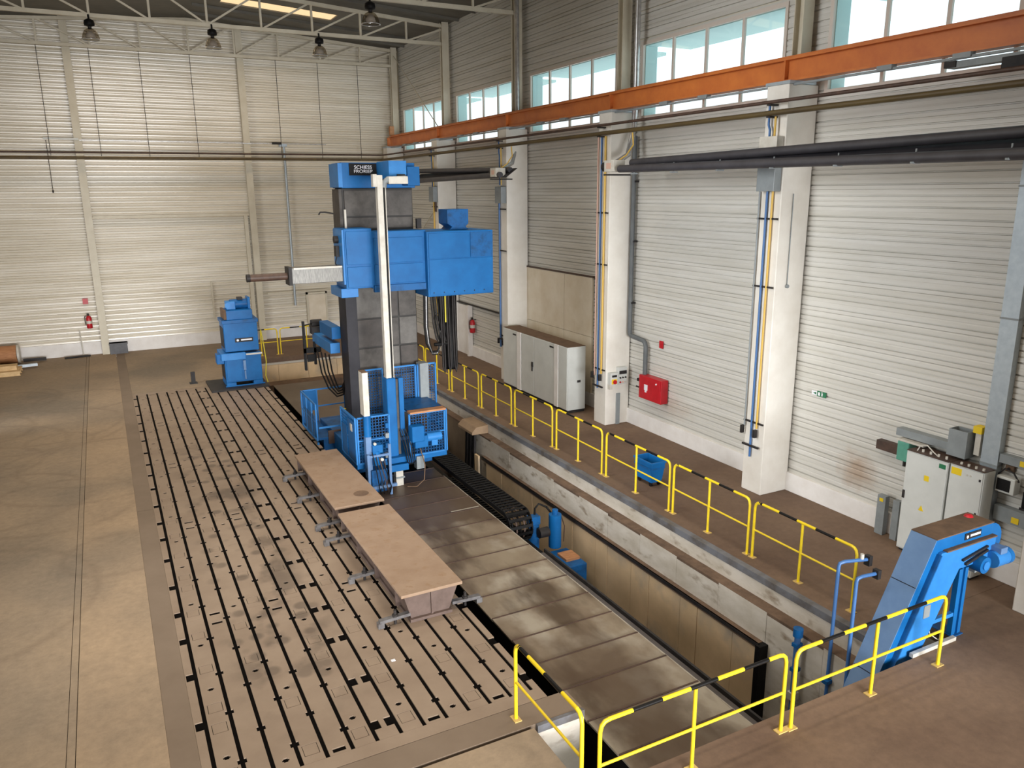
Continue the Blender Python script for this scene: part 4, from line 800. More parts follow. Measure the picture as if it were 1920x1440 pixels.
# ------------------------------------------------------------ yellow guard rails
def rail(p, direction, L, label, posts=None, base=True):
    rot = math.atan2(direction[1], direction[0]); r = .024; hgt = 1.1
    t = thing('guard_rail', label, 'railing', p, 'yellow tubular guard rails round the pit'); t.rotation_euler = (0, 0, rot); WL[t.name] = Vector((0,0,0))
    bend = [(0, 0, 0), (0, 0, hgt-.12), (.02, 0, hgt-.05), (.06, 0, hgt-.012), (.13, 0, hgt)]
    part('top_rail', MB().tube([(.1, 0, hgt), (L-.1, 0, hgt)], r, 10), m_stripe, t)
    for flip in (0, 1):
        pts = [((L-x) if flip else x, y, z) for x, y, z in bend]
        part('end_post', MB().tube(pts, r+.001, 10), m_yellow, t)
    for x in ([L/2] if posts is None else posts): part('post', MB().cyl((x, 0, 0), (x, 0, hgt-.02), r, 10), m_yellow, t)
    part('mid_rail', MB().tube([(0, 0, .55), (L, 0, .55)], r*.75, 8), m_yellow, t)
    for x in [0, L]+([L/2] if posts is None else posts):
        part('base_plate', MB().box(x-.075, x+.075, -.05, .05, .001, .014), m_ybase, t)
    return t
ys = [(7.56, 9.76), (9.89, 12.06), (12.19, 14.54), (14.72, 16.85), (17.06, 19.2), (19.42, 21.45), (21.66, 23.8), (24.05, 26.2), (26.35, 28.5), (28.65, 30.8), (30.95, 33.0)]
ords = ['first', 'second', 'third', 'fourth', 'fifth', 'sixth', 'seventh', 'eighth', 'ninth', 'tenth', 'last']
extra = ['beside the blue valve pipes', 'before the white pillar with blue pipe', 'in front of the blue cart', 'between the cart and grey cabinet', 'before the grey cabinet right end', 'before grey cabinet middle', 'before grey cabinet left end', 'below hanging cables', 'behind the mill column', 'behind the mill column, far', 'at the far pit corner']
for i, (a, b) in enumerate(ys):
    rail((9.99, a, 0), (0, 1), b-a, 'yellow guard rail, %s from the conveyor, %s' % (ords[i], extra[i]))
rail((4.02, 6.2, 0), (0, 1), 1.56, 'yellow guard rail at pit front left corner, turned along the plate edge', [])
rail((4.12, 6.0, 0), (1, 0), 2.72, 'yellow and black guard rail across pit front end, left one of two', [1.3])
rail((6.99, 5.98, 0), (1, 0), 2.87, 'yellow and black guard rail in front of the blue chip conveyor', [1.47])
rail((6.2, 33.2, 0), (1, 0), 2.2, 'far yellow guard rail at pit end, right of the pair')
rail((4.75, 33.2, 0), (1, 0), 1.33, 'far yellow guard rail at pit end, left of the pair beside the tower')

# ------------------------------------------------------------ chip conveyor
cv = thing('chip_conveyor', 'blue inclined chip conveyor rising out of the pit to a raised head', 'conveyor', (10.7, 6.6, 0))
cy0, cy1 = 6.42, 6.82
sl_ = (10.17-9.36)/(1.67-.06)
xin = lambda z: 10.17-(1.67-z)*sl_
part('conveyor_body', MB().prism([(xin(-2.8), -2.8), (xin(1.67), 1.67), (11.5, 1.67), (11.5, 1.1), (10.66, 1.1), (xin(-2.8)+.58, -2.8)], 'y', cy0, cy1), m_blue, cv, .01)
part('front_skin', MB().prism([(xin(-2.7)-.012, -2.7), (xin(1.67)-.012, 1.67), (xin(1.67), 1.67), (xin(-2.7), -2.7)], 'y', cy0-.005, cy1+.005), m_blueo, cv, label='dusty blue sloping cover')
part('skin_joint', MB().bar((xin(1.0)-.014, cy0, 1.0), (xin(1.0)-.014, cy1, 1.0), .008), m_dark, cv); part('skin_joint', MB().bar((xin(-.25)-.014, cy0, -.25), (xin(-.25)-.014, cy1, -.25), .008), m_dark, cv)
part('top_cover', MB().box(10.17, 11.5, cy0-.01, cy1+.01, 1.67, 1.685), m_dust, cv, label='dust-covered top plate')
part('side_channel', MB().prism([(xin(-2.7)+.2, -2.7), (xin(1.5)+.16, 1.47), (11.52, 1.47), (11.52, 1.12), (10.7, 1.12), (xin(-2.7)+.52, -2.7)], 'y', cy0-.06, cy0), m_bluel, cv, .008)
part('side_ledge', MB().box(10.34, 11.52, cy0-.075, cy0, 1.465, 1.485), m_dust, cv); part('side_ledge', MB().bar((xin(-2.6)+.19, cy0-.04, -2.6), (xin(1.45)+.16, cy0-.04, 1.45), .08, .02), m_blued, cv)
part('vent_plate', MB().box(9.98, 10.12, cy0-.068, cy0-.06, .5, .7), m_mgrey, cv)
npl = part('name_plate', MB().box(10.82, 11.2, cy0-.012, cy0, 1.53, 1.63), m_dark, cv, label='dark name plate with pale lettering strip')
part('plate_strip_mark', MB().box(10.94, 11.18, cy0-.016, cy0-.012, 1.565, 1.6).cyl((10.875, cy0-.016, 1.575), (10.875, cy0-.012, 1.575), .025, 12), m_text, npl)
part('head_end', MB().cyl((11.5, cy0+.01, 1.38), (11.5, cy1-.01, 1.38), .27, 20), m_blue, cv)
part('drive_motor', MB().cyl((11.36, 6.3, 1.14), (11.66, 6.3, 1.14), .13, 18), m_bluel, cv); part('motor_fan_cap', MB().cyl((11.66, 6.3, 1.14), (11.74, 6.3, 1.14), .135, 18), m_blue, cv); part('motor_box', MB().box(11.42, 11.58, 6.2, 6.4, 1.24, 1.34), m_blueo, cv, .01)
gbx = part('gear_unit', MB().cyl((11.14, 6.24, 1.12), (11.14, 6.44, 1.12), .13, 16), m_blue, cv); part('gear_cap', MB().cyl((11.14, 6.22, 1.12), (11.14, 6.24, 1.12), .07, 14), m_bluel, cv)
part('tension_rod', MB().bar((10.72, 6.34, 1.26), (11.3, 6.34, 1.36), .03).bar((10.8, 6.34, 1.18), (11.3, 6.34, 1.3), .04), m_dark, cv)
lg = part('leg', MB().box(10.72, 10.8, 6.36, 6.44, .012, 1.1).box(10.86, 10.93, 6.36, 6.44, .012, 1.1).box(10.8, 10.86, 6.39, 6.42, .012, 1.1), m_blue, cv); part('leg', MB().box(10.72, 10.93, 6.78, 6.86, .012, 1.1), m_blued, cv)
part('leg_foot', MB().box(10.7, 10.95, 6.32, 6.9, .001, .014), m_blued, cv)
part('brace', MB().bar((10.05, 6.4, .36), (10.74, 6.4, .36), .06), m_bluel, cv); part('brace', MB().bar((10.3, 6.78, .75), (10.74, 6.78, .42), .1), m_blued, cv)
part('chute_spout', MB().box(11.25, 11.42, 6.45, 6.75, .88, 1.1), m_mgrey, cv)
part('loose_cable', MB().tube([(10.2, 6.42, .35), (10.26, 6.4, .15), (10.4, 6.36, .04), (10.55, 6.34, .02)], .008, 6), m_offwhite, cv)
single('floor_pole', MB().bar((9.7, 6.28, .03), (10.68, 6.28, .03), .06), m_offwhite, 'grey bar lying on floor at the conveyor leg', 'bar')
single('red_rag', MB().lathe([(0, .035), (.05, .03), (.07, .0)], (11.35, 6.72, 1.685), 9), m_red, 'crumpled red rag on the conveyor head', 'rag')

# pit fittings
def pipe(label, pts, r=.035, extra=None):
    t = thing('coolant_pipe', label, 'pipe', pts[0]); part('pipe_run', MB().tube(pts, r, 10), m_bpipe, t)
    for i, p in enumerate(extra or []): part('pipe_clamp', MB().box(p[0]-.07, p[0]+.07, p[1]-.05, p[1]+.05, p[2]-.03, p[2]+.03), m_blued, t)
    return t
p1 = pipe('blue upright pipe with pump flange against the pit wall', [(9.22, 7.9, -2.4), (9.22, 7.9, -.38)], .05, [(9.22, 7.9, -.55), (9.22, 7.9, -1.0)])
part('pipe_flange', MB().cyl((9.22, 7.9, -.4), (9.22, 7.9, -.26), .08, 12), m_blued, p1); part('pipe_valve', MB().box(9.15, 9.29, 7.84, 7.96, -1.55, -1.42), m_offwhite, p1)
p2 = pipe('blue pipe bending to a valve, left of the two beside end rail', [(9.3, 7.33, -2.4), (9.3, 7.33, 1.06), (9.32, 7.33, 1.11), (9.4, 7.31, 1.13), (9.8, 7.24, 1.1)], .028, [(9.3, 7.33, -.9), (9.3, 7.33, -1.4)])
part('valve_handle', MB().box(9.8, 9.87, 7.19, 7.29, 1.0, 1.16), m_dark, p2); part('valve_knob', MB().cyl((9.7, 7.25, 1.13), (9.7, 7.25, 1.21), .03, 8), m_offwhite, p2)
p3 = pipe('blue pipe bending to a valve, right of the two beside end rail', [(9.3, 7.0, -2.4), (9.3, 7.0, .96), (9.32, 7.0, 1.01), (9.4, 6.99, 1.03), (9.66, 6.97, 1.02)], .028, [(9.3, 7.0, -.9), (9.3, 7.0, -1.4)])
part('valve_handle', MB().box(9.66, 9.73, 6.92, 7.02, .94, 1.08), m_dark, p3)
tk = thing('coolant_tank', 'dark blue coolant tank with upright filter standing in the pit', 'tank', (8.5, 14.2, -3.1))
part('tank_body', MB().box(8.15, 8.95, 13.7, 14.6, -3.1, -1.62), m_blued, tk, .015); part('tank_lid', MB().box(8.55, 8.92, 13.95, 14.35, -1.62, -1.56), m_wood, tk)
part('filter_body', MB().cyl((8.72, 14.75, -1.6), (8.72, 14.75, -.78), .15, 18), m_blue, tk); part('filter_cap', MB().cyl((8.72, 14.75, -.78), (8.72, 14.75, -.66), .07, 12), m_blued, tk)
part('pump', MB().cyl((8.25, 14.95, -1.6), (8.25, 14.95, -1.0), .14, 14).box(8.12, 8.38, 14.85, 15.05, -1.0, -.8), m_blued, tk); part('pump_motor', MB().cyl((8.25, 14.7, -1.15), (8.5, 14.7, -1.15), .12, 14), m_dark, tk)
part('tank_hose', MB().tube([(8.3, 15.0, -.9), (8.32, 15.0, -.65), (8.42, 15.0, -.55), (8.6, 14.95, -.65), (8.7, 14.9, -.8)], .025, 7), m_black, tk); part('tank_hose', MB().tube([(8.86, 14.7, -.85), (8.95, 14.7, -1.1), (8.93, 14.7, -1.5)], .012, 6), m_rust, tk)
m_chute = M('tan_sheet', srgb(158, 132, 104), srgb(136, 112, 88), rough=.7, scale=3)
ctb = thing('cable_chute', 'tan covered cable chute on pit ledge with dark hoses below', 'cable duct', (9.45, 20.7, -.42))
part('chute_cover', MB().prism([(9.08, -.34), (9.22, -.2), (9.74, -.16), (9.74, -.42), (9.08, -.42)], 'y', 20.2, 21.25), m_chute, ctb, .01)
for i in range(6): part('chute_hose', MB().tube([(9.24, 20.35+.12*i, -.42), (9.2, 20.33+.12*i, -1.2), (9.12, 20.3+.12*i, -2.2), (8.9, 20.3+.1*i, -2.9)], .04, 7), m_black if i % 2 else m_dark, ctb)
part('chute_plate', MB().box(9.14, 9.2, 19.95, 20.2, -3, -1.0), m_form, ctb)
part('chute_post', MB().box(9.74, 9.8, 20.4, 21.1, -.42, -.02), m_dark, ctb)

# ------------------------------------------------------------ cabinets and fittings on the right wall
gc = thing('control_cabinet', 'long grey control cabinet with double doors between two pillars', 'cabinet', (12.2, 22, 0))
CX = 11.95
part('cabinet_plinth', MB().box(CX+.05, 12.6, 19.6, 23.75, .002, .1), m_dark, gc); part('cabinet_body', MB().box(CX+.02, 12.6, 19.55, 23.82, .1, 2.05), m_lgrey, gc, .006)
part('cabinet_top', MB().box(CX+.02, 12.6, 19.55, 23.82, 2.05, 2.062), m_dust, gc, label='dust-covered cabinet top')
for a, b in ((22.78, 23.8), (21.62, 22.48), (20.32, 21.6), (19.57, 20.06)): part('cabinet_door', MB().box(CX, CX+.02, a, b, .12, 2.03), m_lgrey, gc, .004)
for a, b in ((22.5, 22.76), (20.08, 20.3)): part('corner_trim', MB().box(CX-.015, CX+.02, a, b, .1, 2.05), m_white, gc, label='white upright trim')
part('door_handle', MB().box(CX-.03, CX, 21.66, 21.74, 1.06, 1.22).box(CX-.03, CX, 21.69, 21.73, .92, 1.06), m_dark, gc); part('door_badge', MB().box(CX-.006, CX, 22.84, 23.06, 1.9, 1.95), m_dark, gc); part('door_badge', MB().box(CX-.006, CX, 20.36, 20.6, 1.9, 1.95), m_dark, gc)
part('end_panel', MB().box(CX+.04, 12.58, 19.54, 19.55, .14, 2.0), m_lgrey, gc, .003); part('end_badge', MB().box(12.3, 12.42, 19.53, 19.54, .95, 1.02), m_dark, gc)
# pair of steel electrical cabinets near the right edge
ec = thing('electrical_cabinet', 'grey electrical cabinet with warning triangles, left one of the pair', 'cabinet', (12.8, 8.3, 0))
part('cabinet_body', MB().box(12.62, 13.05, 7.93, 8.74, .05, 1.96), m_lgrey, ec, .006); ed = part('cabinet_door', MB().box(12.6, 12.62, 7.945, 8.725, .08, 1.94), m_lgrey, ec, .004)
part('warning_sticker', MB().prism([(8.28, .92), (8.38, .92), (8.33, 1.02)], 'x', 12.595, 12.6), m_plate_y, ec); part('warning_sticker', MB().box(12.595, 12.6, 8.25, 8.34, 1.5, 1.6), m_plate_y, ec); part('green_sticker', MB().box(12.595, 12.6, 7.97, 8.09, 1.82, 1.9), m_green, ec)
part('door_handle', MB().box(12.58, 12.6, 8.68, 8.72, 1.05, 1.2), m_dark, ec); part('cabinet_top', MB().box(12.6, 13.05, 7.93, 8.74, 1.96, 1.97), m_rust, ec); part('cabinet_foot', MB().box(12.65, 13.0, 7.95, 8.7, .001, .05), m_dark, ec)
for i in range(4): part('cable_gland', MB().cyl((12.72, 8.05+.15*i, 1.97), (12.72, 8.05+.15*i, 2.02), .022, 8), m_offwhite, ec)
part('loose_wire', MB().tube([(12.7, 8.6, 1.97), (12.7, 8.55, 2.08), (12.7, 8.42, 2.12), (12.72, 8.3, 2.02), (12.72, 8.22, 1.98)], .012, 6), m_offwhite, ec)
e2 = thing('electrical_cabinet', 'grey electrical cabinet with yellow label at top, right one of the pair', 'cabinet', (12.75, 7.6, 0))
part('cabinet_body', MB().box(12.62, 12.92, 7.3, 7.9, .05, 1.97), m_lgrey, e2, .006); part('cabinet_door', MB().box(12.6, 12.62, 7.315, 7.885, .7, 1.95), m_lgrey, e2, .004); part('cabinet_door', MB().box(12.6, 12.62, 7.315, 7.885, .08, .69), m_lgrey, e2, .004)
part('warning_sticker', MB().box(12.595, 12.6, 7.68, 7.86, 1.8, 1.92), m_plate_y, e2)
for z in (1.8, 1.2, .95): part('door_lock', MB().box(12.592, 12.6, 7.34, 7.37, z, z+.04), m_dark, e2)
for i in range(2): part('door_button', MB().cyl((12.59, 7.58-.06*i, 1.85), (12.6, 7.58-.06*i, 1.85), .015, 10), m_offwhite, e2)
part('cabinet_top', MB().box(12.6, 12.92, 7.3, 7.9, 1.97, 1.98), m_rust, e2); part('cabinet_foot', MB().box(12.65, 12.9, 7.32, 7.88, .001, .05), m_dark, e2)
for i in range(4): part('cable_gland', MB().cyl((12.68, 7.36+.13*i, 1.98), (12.68, 7.36+.13*i, 2.02), .022, 8), m_offwhite, e2)
kb = single('duct_box', MB().box(12.84, 12.85, 7.82, 8.14, 2.02, 2.5).box(13.08, 13.09, 7.82, 8.14, 2.02, 2.5).box(12.84, 13.09, 7.81, 7.82, 2.02, 2.5).box(12.84, 13.09, 8.14, 8.15, 2.02, 2.5), m_mgrey, 'open grey sheet metal duct box above the grey cabinets', 'duct')
sw = thing('warning_beacon', 'white switch box with yellow label beside the galvanised duct', 'switch', (13.0, 7.65, 2.1))
part('beacon_body', MB().box(12.98, 13.1, 7.66, 7.76, 2.1, 2.5), m_offwhite, sw, .005); part('yellow_label', MB().box(12.94, 13.1, 7.64, 7.79, 2.5, 2.62), m_plate_y, sw)
gn = thing('teal_device_box', 'small teal box mounted on wall left of grey cabinets', 'device', (12.95, 9.0, 1.6))
part('box_body', MB().box(12.85, 13.1, 8.88, 9.12, 1.62, 2.0), m_teal, gn, .02); part('box_outlet', MB().cyl((12.95, 9.0, 1.5), (12.95, 9.0, 1.62), .03, 8), m_dark, gn); part('box_top', MB().box(12.85, 13.1, 8.6, 9.13, 2.0, 2.04), m_offwhite, gn)
cp = thing('cable_tray', 'grey cable tray on wall above the grey cabinets', 'cable tray', (13.0, 8.6, 2.1)); part('tray_body', MB().box(12.95, 13.12, 8.17, 9.24, 2.06, 2.2), m_mgrey, cp)
cp2 = thing('cable_tray', 'dark brown cable tray stub left of the teal box', 'cable tray', (13.0, 9.4, 1.7)); part('tray_body', MB().box(12.98, 13.12, 9.14, 9.66, 1.66, 1.84), m_rust, cp2)
c3 = thing('cable_tray', 'upper grey cable tray with yellow label at right picture edge', 'cable tray', (13.0, 6.8, 2.1)); part('tray_body', MB().box(13.0, 13.12, 6.45, 7.32, 2.1, 2.25), m_mgrey, c3); part('yellow_label', MB().box(12.99, 13.0, 6.78, 6.98, 2.13, 2.22), m_plate_y, c3)
c4 = thing('cable_tray', 'lower grey cable tray with yellow label at right picture edge', 'cable tray', (13.0, 6.8, 1.1)); part('tray_body', MB().box(12.98, 13.12, 6.4, 7.28, 1.1, 1.36), m_mgrey, c4); part('yellow_label', MB().box(12.97, 12.98, 6.85, 6.97, 1.14, 1.24), m_plate_y, c4)
mt = thing('meter_box', 'white meter box with dark window right of the grey cabinets', 'meter', (13.0, 7.1, 1.6)); part('box_body', MB().box(12.92, 13.1, 6.97, 7.28, 1.62, 1.9), m_lgrey, mt, .015); part('meter_window', MB().box(12.91, 12.92, 7.04, 7.26, 1.66, 1.86), m_black, mt)
part('meter_cable', MB().tube([(13.0, 7.3, 1.9), (13.0, 7.2, 2.02), (13.0, 7.05, 1.98), (13.0, 6.95, 1.85)], .014, 6), m_dark, mt)
ms = thing('wall_socket', 'small grey wall socket above the meter box', 'socket', (13.08, 7.16, 2.0)); part('socket_plate', MB().box(13.07, 13.12, 7.1, 7.24, 1.96, 2.07), m_dust, ms); part('socket_hole', MB().cyl((13.06, 7.18, 2.01), (13.07, 7.18, 2.01), .025, 10), m_dark, ms)
m2 = thing('meter_box', 'black window box at the right picture edge', 'meter', (13.0, 6.7, 1.5)); part('box_body', MB().box(12.95, 13.1, 6.5, 6.84, 1.46, 1.74), m_black, m2, .01); part('box_frame', MB().box(12.94, 12.96, 6.5, 6.86, 1.42, 1.46), m_dark, m2)
for i, (y0, y1, lb) in enumerate(((9.25, 9.43, 'short grey upright post with yellow label against the plinth'), (8.95, 9.09, 'plain short grey upright post beside the grey cabinets'))):
    q = thing('cable_riser', lb, 'post', (12.95, (y0+y1)/2, 0)); part('riser_body', MB().box(12.88, 13.0, y0, y1, .001, .8), m_mgrey, q, .004)
    if i == 0: part('yellow_label', MB().box(12.875, 12.88, 9.3, 9.38, .68, .75), m_plate_y, q)
gd = thing('galvanised_duct', 'tall galvanised cable duct climbing the wall at right', 'duct', (13.0, 7.6, .9)); part('duct_body', MB().box(12.98, 13.12, 7.33, 7.62, .9, 8.3), m_galv, gd)
for z in (2.0, 4.5, 6.6): part('duct_joint', MB().box(12.97, 13.12, 7.32, 7.63, z, z+.03), m_mgrey, gd)
fb = thing('fire_hose_cabinet', 'red fire hose cabinet on wall right of white pillar', 'fire cabinet', (13.0, 16.7, .95)); part('cabinet_body', MB().box(12.86, 13.1, 16.22, 17.2, .97, 1.62), m_red, fb, .01); part('cabinet_door', MB().box(12.84, 12.86, 16.25, 17.0, 1.0, 1.59), m_red, fb, .006)
part('hose_symbol', MB().box(12.835, 12.84, 16.78, 16.93, 1.24, 1.4).box(12.835, 12.84, 16.82, 16.9, 1.18, 1.24), m_text, fb); part('door_knob', MB().cyl((12.82, 16.4, 1.5), (12.84, 16.4, 1.5), .025, 10), m_text, fb)
part('hose_valve', MB().box(12.95, 13.08, 17.3, 17.42, 1.38, 1.46).cyl((13.0, 17.2, 1.2), (13.0, 17.5, 1.2), .025, 8), m_dark, fb)
single('fire_sign', MB().box(13.09, 13.11, 16.5, 16.66, 2.44, 2.64).box(13.085, 13.09, 16.54, 16.62, 2.5, 2.58), m_red, 'small red fire sign on wall above hose cabinet', 'sign')
wp = thing('water_pipe', 'dark grey water pipe stepping down the wall to the hose cabinet', 'pipe', (13.0, 17.8, 1.6))
part('pipe_run', MB().tube([(13.0, 17.9, 8.0), (13.0, 17.9, 2.75), (13.0, 17.88, 2.64), (13.0, 17.82, 2.6), (13.0, 17.25, 2.55), (13.0, 17.17, 2.5), (13.0, 17.13, 2.4), (13.0, 17.13, 1.62)], .065, 10), m_pipegrey, wp)
for z in (3.5, 5.2, 6.8): part('pipe_clamp', MB().box(12.98, 13.12, 17.82, 17.98, z, z+.05), m_dark, wp)
ex = thing('exit_sign', 'small green and white escape route sign on the right wall', 'sign', (13.09, 11.25, 2.33)); part('sign_plate', MB().box(13.09, 13.11, 11.05, 11.28, 2.33, 2.44), m_green, ex); part('arrow_plate', MB().box(13.09, 13.11, 11.28, 11.42, 2.34, 2.43), m_text, ex)
part('arrow', MB().prism([(11.3, 2.36), (11.3, 2.41), (11.38, 2.385)], 'x', 13.082, 13.09), m_green, ex); part('running_figure', MB().box(13.085, 13.09, 11.13, 11.16, 2.35, 2.41).cyl((13.085, 11.15, 2.425), (13.09, 11.15, 2.425), .012, 8).box(13.085, 13.09, 11.2, 11.25, 2.35, 2.42), m_text, ex)
# extinguishers
def extinguisher(x, y, z, label, nx, ny):
    t = thing('fire_extinguisher', label, 'extinguisher', (x, y, z), 'red fire extinguishers on the walls')
    part('bottle', MB().lathe([(0, 0), (.1, 0), (.11, .03), (.11, .42), (.08, .5), (.04, .53), (0, .54)], (x, y, z), 16), m_red, t)
    part('valve_head', MB().cyl((x, y, z+.53), (x, y, z+.6), .035, 10).box(x-.06, x+.03, y-.015, y+.015, z+.58, z+.62), m_dark, t); part('hose', MB().tube([(x-.04, y-.02, z+.56), (x-.14, y-.03, z+.5), (x-.15, y-.03, z+.3), (x-.13, y-.03, z+.15)], .016, 6), m_dark, t)
    part('label_band', MB().cyl((x, y, z+.2), (x, y, z+.32), .1115, 16, cap=False), m_offwhite, t); part('wall_hook', MB().box(min(x, x+nx*.15), max(x, x+nx*.15)+.02, min(y, y+ny*.15), max(y, y+ny*.15)+.02, z+.5, z+.53), m_dark, t)
extinguisher(-.84, 36.98, 1.15, 'red fire extinguisher on back wall left of gable column', 0, 1)
extinguisher(12.98, 28.62, 1.02, 'red fire extinguisher on right wall beside white door', 1, 0)
single('fire_sign', MB().box(-.98, -.78, 37.12, 37.2, 2.15, 2.38), m_red, 'small red sign on back wall above the extinguisher', 'sign')
# pillar services
def services(yc, label, cols, zlow, zt=8.0):
    t = thing('pillar_pipes', label, 'pipes', (12.26, yc, 1), 'service pipes on the pillar faces')
    for (dy, r, mat_, z0) in cols: part('pipe_run', MB().cyl((12.26, yc+dy, z0), (12.26, yc+dy, zt), r, 8), mat_, t)
    for z in (1.62, 4.6, 6.0): part('pipe_bracket', MB().bar((12.27, yc-.26, z), (12.27, yc+.3, z), .035), m_dark, t)
    part('stop_valve', MB().box(12.18, 12.26, yc-.12, yc-.06, 1.3, 1.48), m_dark, t); part('stop_valve', MB().box(12.18, 12.26, yc+.27, yc+.32, 1.32, 1.5), m_dark, t)
    part('tap_bar', MB().bar((12.24, yc-.2, zlow), (12.24, yc+.28, zlow), .04), m_dark, t)
    return t
services(12.2, 'blue and ochre service pipes on face of the nearest white pillar', ((.06, .024, m_bpipe, .82), (-.09, .022, m_ypipe, 1.5), (.27, .018, m_mgrey, 1.5)), 1.08, 6.55)
services(18.3, 'blue and ochre service pipes on pillar beside the grey cabinet', ((.08, .024, m_bpipe, 1.05), (-.1, .03, m_ypipe, 1.5), (.24, .022, m_copper, 1.4)), 1.12)
services(24.4, 'thin blue service pipe on pillar behind the grey cabinet', ((.2, .03, m_bpipe, 1.2), (.26, .02, m_mgrey, 1.2)), 1.5, 6.2)
services(30.5, 'ochre service pipe on farthest visible pillar', ((.1, .035, m_ypipe, 1.2), (-.1, .035, m_rust, 5.8)), 1.5, 6.2)
for yc, z0, z1, lb, mt_ in ((12.2, 6.55, 7.05, 'grey junction box below the heater tubes on nearest pillar', m_mgrey), (12.2, 7.3, 7.62, 'pale junction box above the heater tubes on nearest pillar', m_offwhite), (24.4, 6.2, 6.75, 'grey junction box on the pillar behind the grey cabinet', m_mgrey), (30.5, 6.2, 6.8, 'grey junction box on farthest visible pillar', m_mgrey)):
    single('junction_box', MB().box(12.1, 12.29, yc-.26, yc+.22, z0, z1), mt_, lb, 'junction box', bev=.01)
for yc in (12.2, 24.4, 30.5):
    t = thing('pipe_drop', {12.2: 'short blue and yellow pipes above pale junction box, nearest pillar', 24.4: 'short pipes between brown pipes and junction box, middle pillar', 30.5: 'short pipes between brown pipes and junction box, farthest pillar'}[yc], 'pipes', (12.26, yc, 7.62))
    z0 = 7.62 if yc < 13 else 6.8
    part('pipe_run', MB().tube([(12.215, yc+.06, z0), (12.215, yc+.06, 7.75), (12.215, yc+.1, 7.85), (12.215, yc+.1, 8.26)], .024, 8), m_bpipe, t); part('pipe_run', MB().cyl((12.2, yc-.09, z0), (12.2, yc-.09, 7.995), .022, 8), m_ypipe, t)
pc = thing('button_panel', 'push-button control panel with red switches on the white pillar', 'control panel', (12.6, 17.98, 1.2))
b1 = part('panel_box', MB().box(12.36, 12.62, 17.86, 18.01, 1.22, 1.56), m_lgrey, pc, .008); b2 = part('panel_box', MB().box(12.64, 12.94, 17.88, 18.01, 1.2, 1.7), m_lgrey, pc, .008)
part('panel_display', MB().box(12.41, 12.57, 17.85, 17.86, 1.44, 1.5), m_dark, pc); part('panel_display', MB().box(12.67, 12.92, 17.87, 17.88, 1.5, 1.6), m_dark, pc)
part('rotary_switch', MB().cyl((12.5, 17.82, 1.3), (12.5, 17.86, 1.3), .06, 12), m_red, pc); part('switch_plate', MB().box(12.4, 12.58, 17.855, 17.86, 1.24, 1.38), m_plate_y, pc)
for i in range(3): part('push_button', MB().cyl((12.7+.09*i, 17.85, 1.4), (12.7+.09*i, 17.88, 1.4), .025, 10), m_dark, pc); part('push_button', MB().cyl((12.7+.09*i, 17.85, 1.27), (12.7+.09*i, 17.88, 1.27), .025, 10), (m_red, m_copper, m_offwhite)[i], pc)
part('plug', MB().box(12.36, 12.46, 17.9, 18.0, 1.08, 1.22), m_offwhite, pc); part('cable_cover', MB().box(12.66, 12.78, 17.97, 18.01, .0, .92), m_mgrey, pc)
fx = thing('flush_ring', 'small round eye bolt with cable on pillar side of nearest pillar', 'fitting', (12.6, 11.88, 4.6)); part('ring', MB().cyl((12.62, 11.86, 4.62), (12.62, 11.9, 4.62), .04, 12), m_mgrey, fx); part('cable', MB().cyl((12.62, 11.89, 4.65), (12.62, 11.89, 6.5), .01, 6), m_mgrey, fx)
# ------------------------------------------------------------ cart and floor clutter
ca = thing('tool_cart', 'blue open-top chip cart on castors standing behind the yellow rail', 'cart', (10.8, 13.85, 0))
def tub(x0, x1, y0, y1, z0, z1, t, k):
    mb = MB(); o = [(x0, y0), (x1, y0), (x1, y1), (x0, y1)]; i = [(x0+t, y0+t), (x1-t, y0+t), (x1-t, y1-t), (x0+t, y1-t)]
    ob = [(x0+k, y0+k), (x1-k, y0+k), (x1-k, y1-k), (x0+k, y1-k)]; ib = [(x0+k+t, y0+k+t), (x1-k-t, y0+k+t), (x1-k-t, y1-k-t), (x0+k+t, y1-k-t)]
    vs = [(*p, z1) for p in o]+[(*p, z1) for p in i]+[(*p, z0) for p in ob]+[(*p, z0+.05) for p in ib]; fs = []
    for a in range(4): b = (a+1) % 4; fs += [(a, b, 4+b, 4+a), (8+b, 8+a, a, b)[::-1], (4+a, 4+b, 12+b, 12+a)]
    fs += [(8, 9, 10, 11)[::-1], (12, 13, 14, 15)]; mb.add(vs, fs); return mb
part('tub', tub(10.44, 10.84, 13.4, 14.05, .14, .58, .015, .05), m_blue, ca); part('tub_rim', MB().box(10.42, 10.86, 13.38, 13.42, .56, .6).box(10.42, 10.86, 14.03, 14.07, .56, .6).box(10.42, 10.46, 13.42, 14.03, .56, .6).box(10.82, 10.86, 13.42, 14.03, .56, .6), m_blue, ca, .006)
part('waist_band', MB().box(10.445, 10.835, 13.405, 13.425, .42, .46).box(10.44, 10.46, 13.425, 14.05, .42, .46), m_blued, ca)
part('chips', MB().box(10.5, 10.78, 13.47, 13.98, .3, .4), m_pitblack, ca); part('cart_base', MB().box(10.5, 10.78, 13.46, 13.99, .1, .16), m_blue, ca)
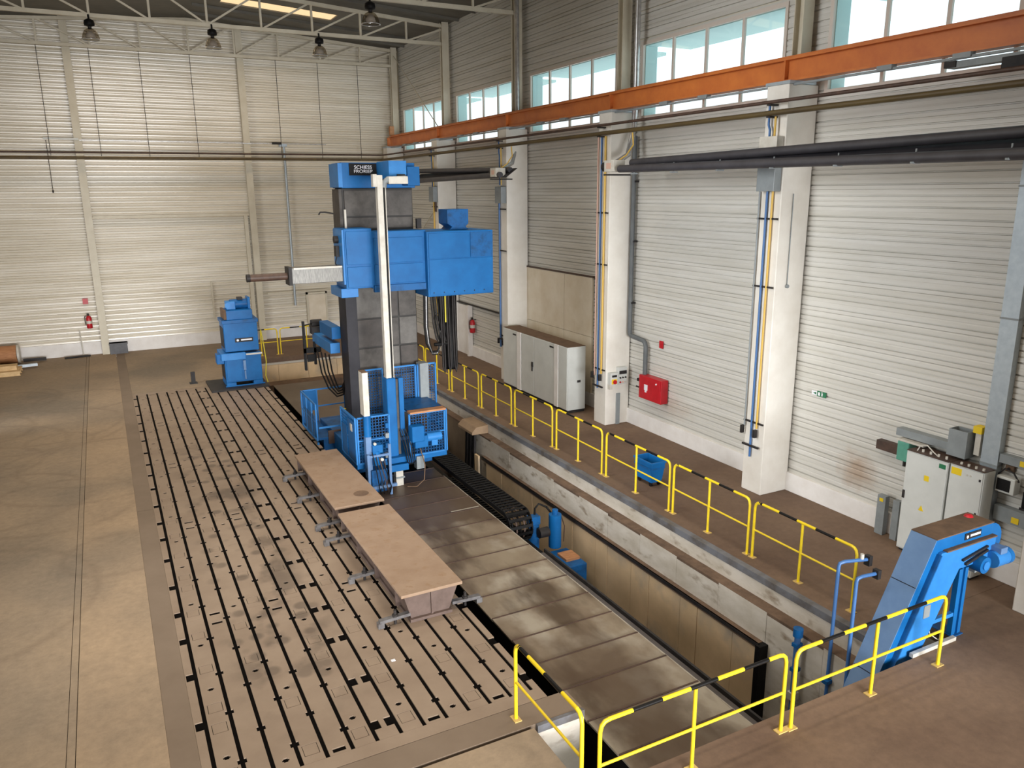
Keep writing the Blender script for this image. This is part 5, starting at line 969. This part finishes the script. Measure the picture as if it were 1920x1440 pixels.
for x in (10.53, 10.75):
    for y in (13.52, 13.94): part('castor', MB().cyl((x-.018, y, .055), (x+.018, y, .055), .054, 12).box(x-.03, x+.03, y-.03, y+.03, .09, .1), m_black, ca)
dbx = single('grey_crate', MB().box(-.2, .48, 36.75, 37.1, .001, .46).box(-.22, .5, 36.73, 37.1, .4, .46), m_boxgrey, 'dark grey box on floor against back wall beside column', 'box')
tkp = thing('wooden_barrel', 'rusty lying drum with pale end at left edge by back wall', 'drum', (-4.3, 36.4, 0)); part('drum_body', MB().cyl((-4.88, 36.48, .42), (-3.5, 36.4, .42), .36, 20), m_wood, tkp); part('drum_end', MB().cyl((-3.5, 36.4, .42), (-3.42, 36.4, .42), .38, 20), m_offwhite, tkp); part('drum_chock', MB().box(-4.8, -3.6, 36.2, 36.7, .001, .08), m_black, tkp)
single('steel_offcut', MB().bar((-3.35, 36.5, .12), (-2.55, 36.6, .1), .1, .12), m_dark, 'short steel offcut lying beside the drum', 'offcut')
single('metal_rod', MB().cyl((-1.9, 36.6, .04), (-.95, 36.75, .04), .035, 8), m_dark, 'thin dark rod lying along the back plinth', 'rod')
single('standing_rod', MB().cyl((-1.2, 36.9, .0), (-1.25, 37.08, 1.1), .02, 8), m_offwhite, 'pale rod leaning on the back wall', 'rod')
pa = thing('wooden_pallet', 'wooden pallet with boards at left picture edge', 'pallet', (-4.1, 34.6, 0))
for i in range(3): part('pallet_block', MB().box(-4.9, -3.3, 34.0+.5*i, 34.12+.5*i, .02, .14), m_pale, pa)
for i in range(5): part('deck_board', MB().box(-4.9, -3.28, 34.0+.22*i, 34.16+.22*i, .14, .17), m_pale, pa)
for i in range(3): part('bottom_board', MB().box(-4.9, -3.28, 34.0+.5*i, 34.12+.5*i, .0005, .02), m_pale, pa)
single('timber_beam', MB().box(-4.9, -3.4, 34.3, 34.8, .172, .34), m_pale, 'pale timber block lying on the pallet', 'timber')
single('steel_bar', MB().bar((-4.0, 35.2, .12), (-2.8, 35.4, .12), .16, .1), m_galv, 'long grey steel bar on floor behind the pallet', 'bar')
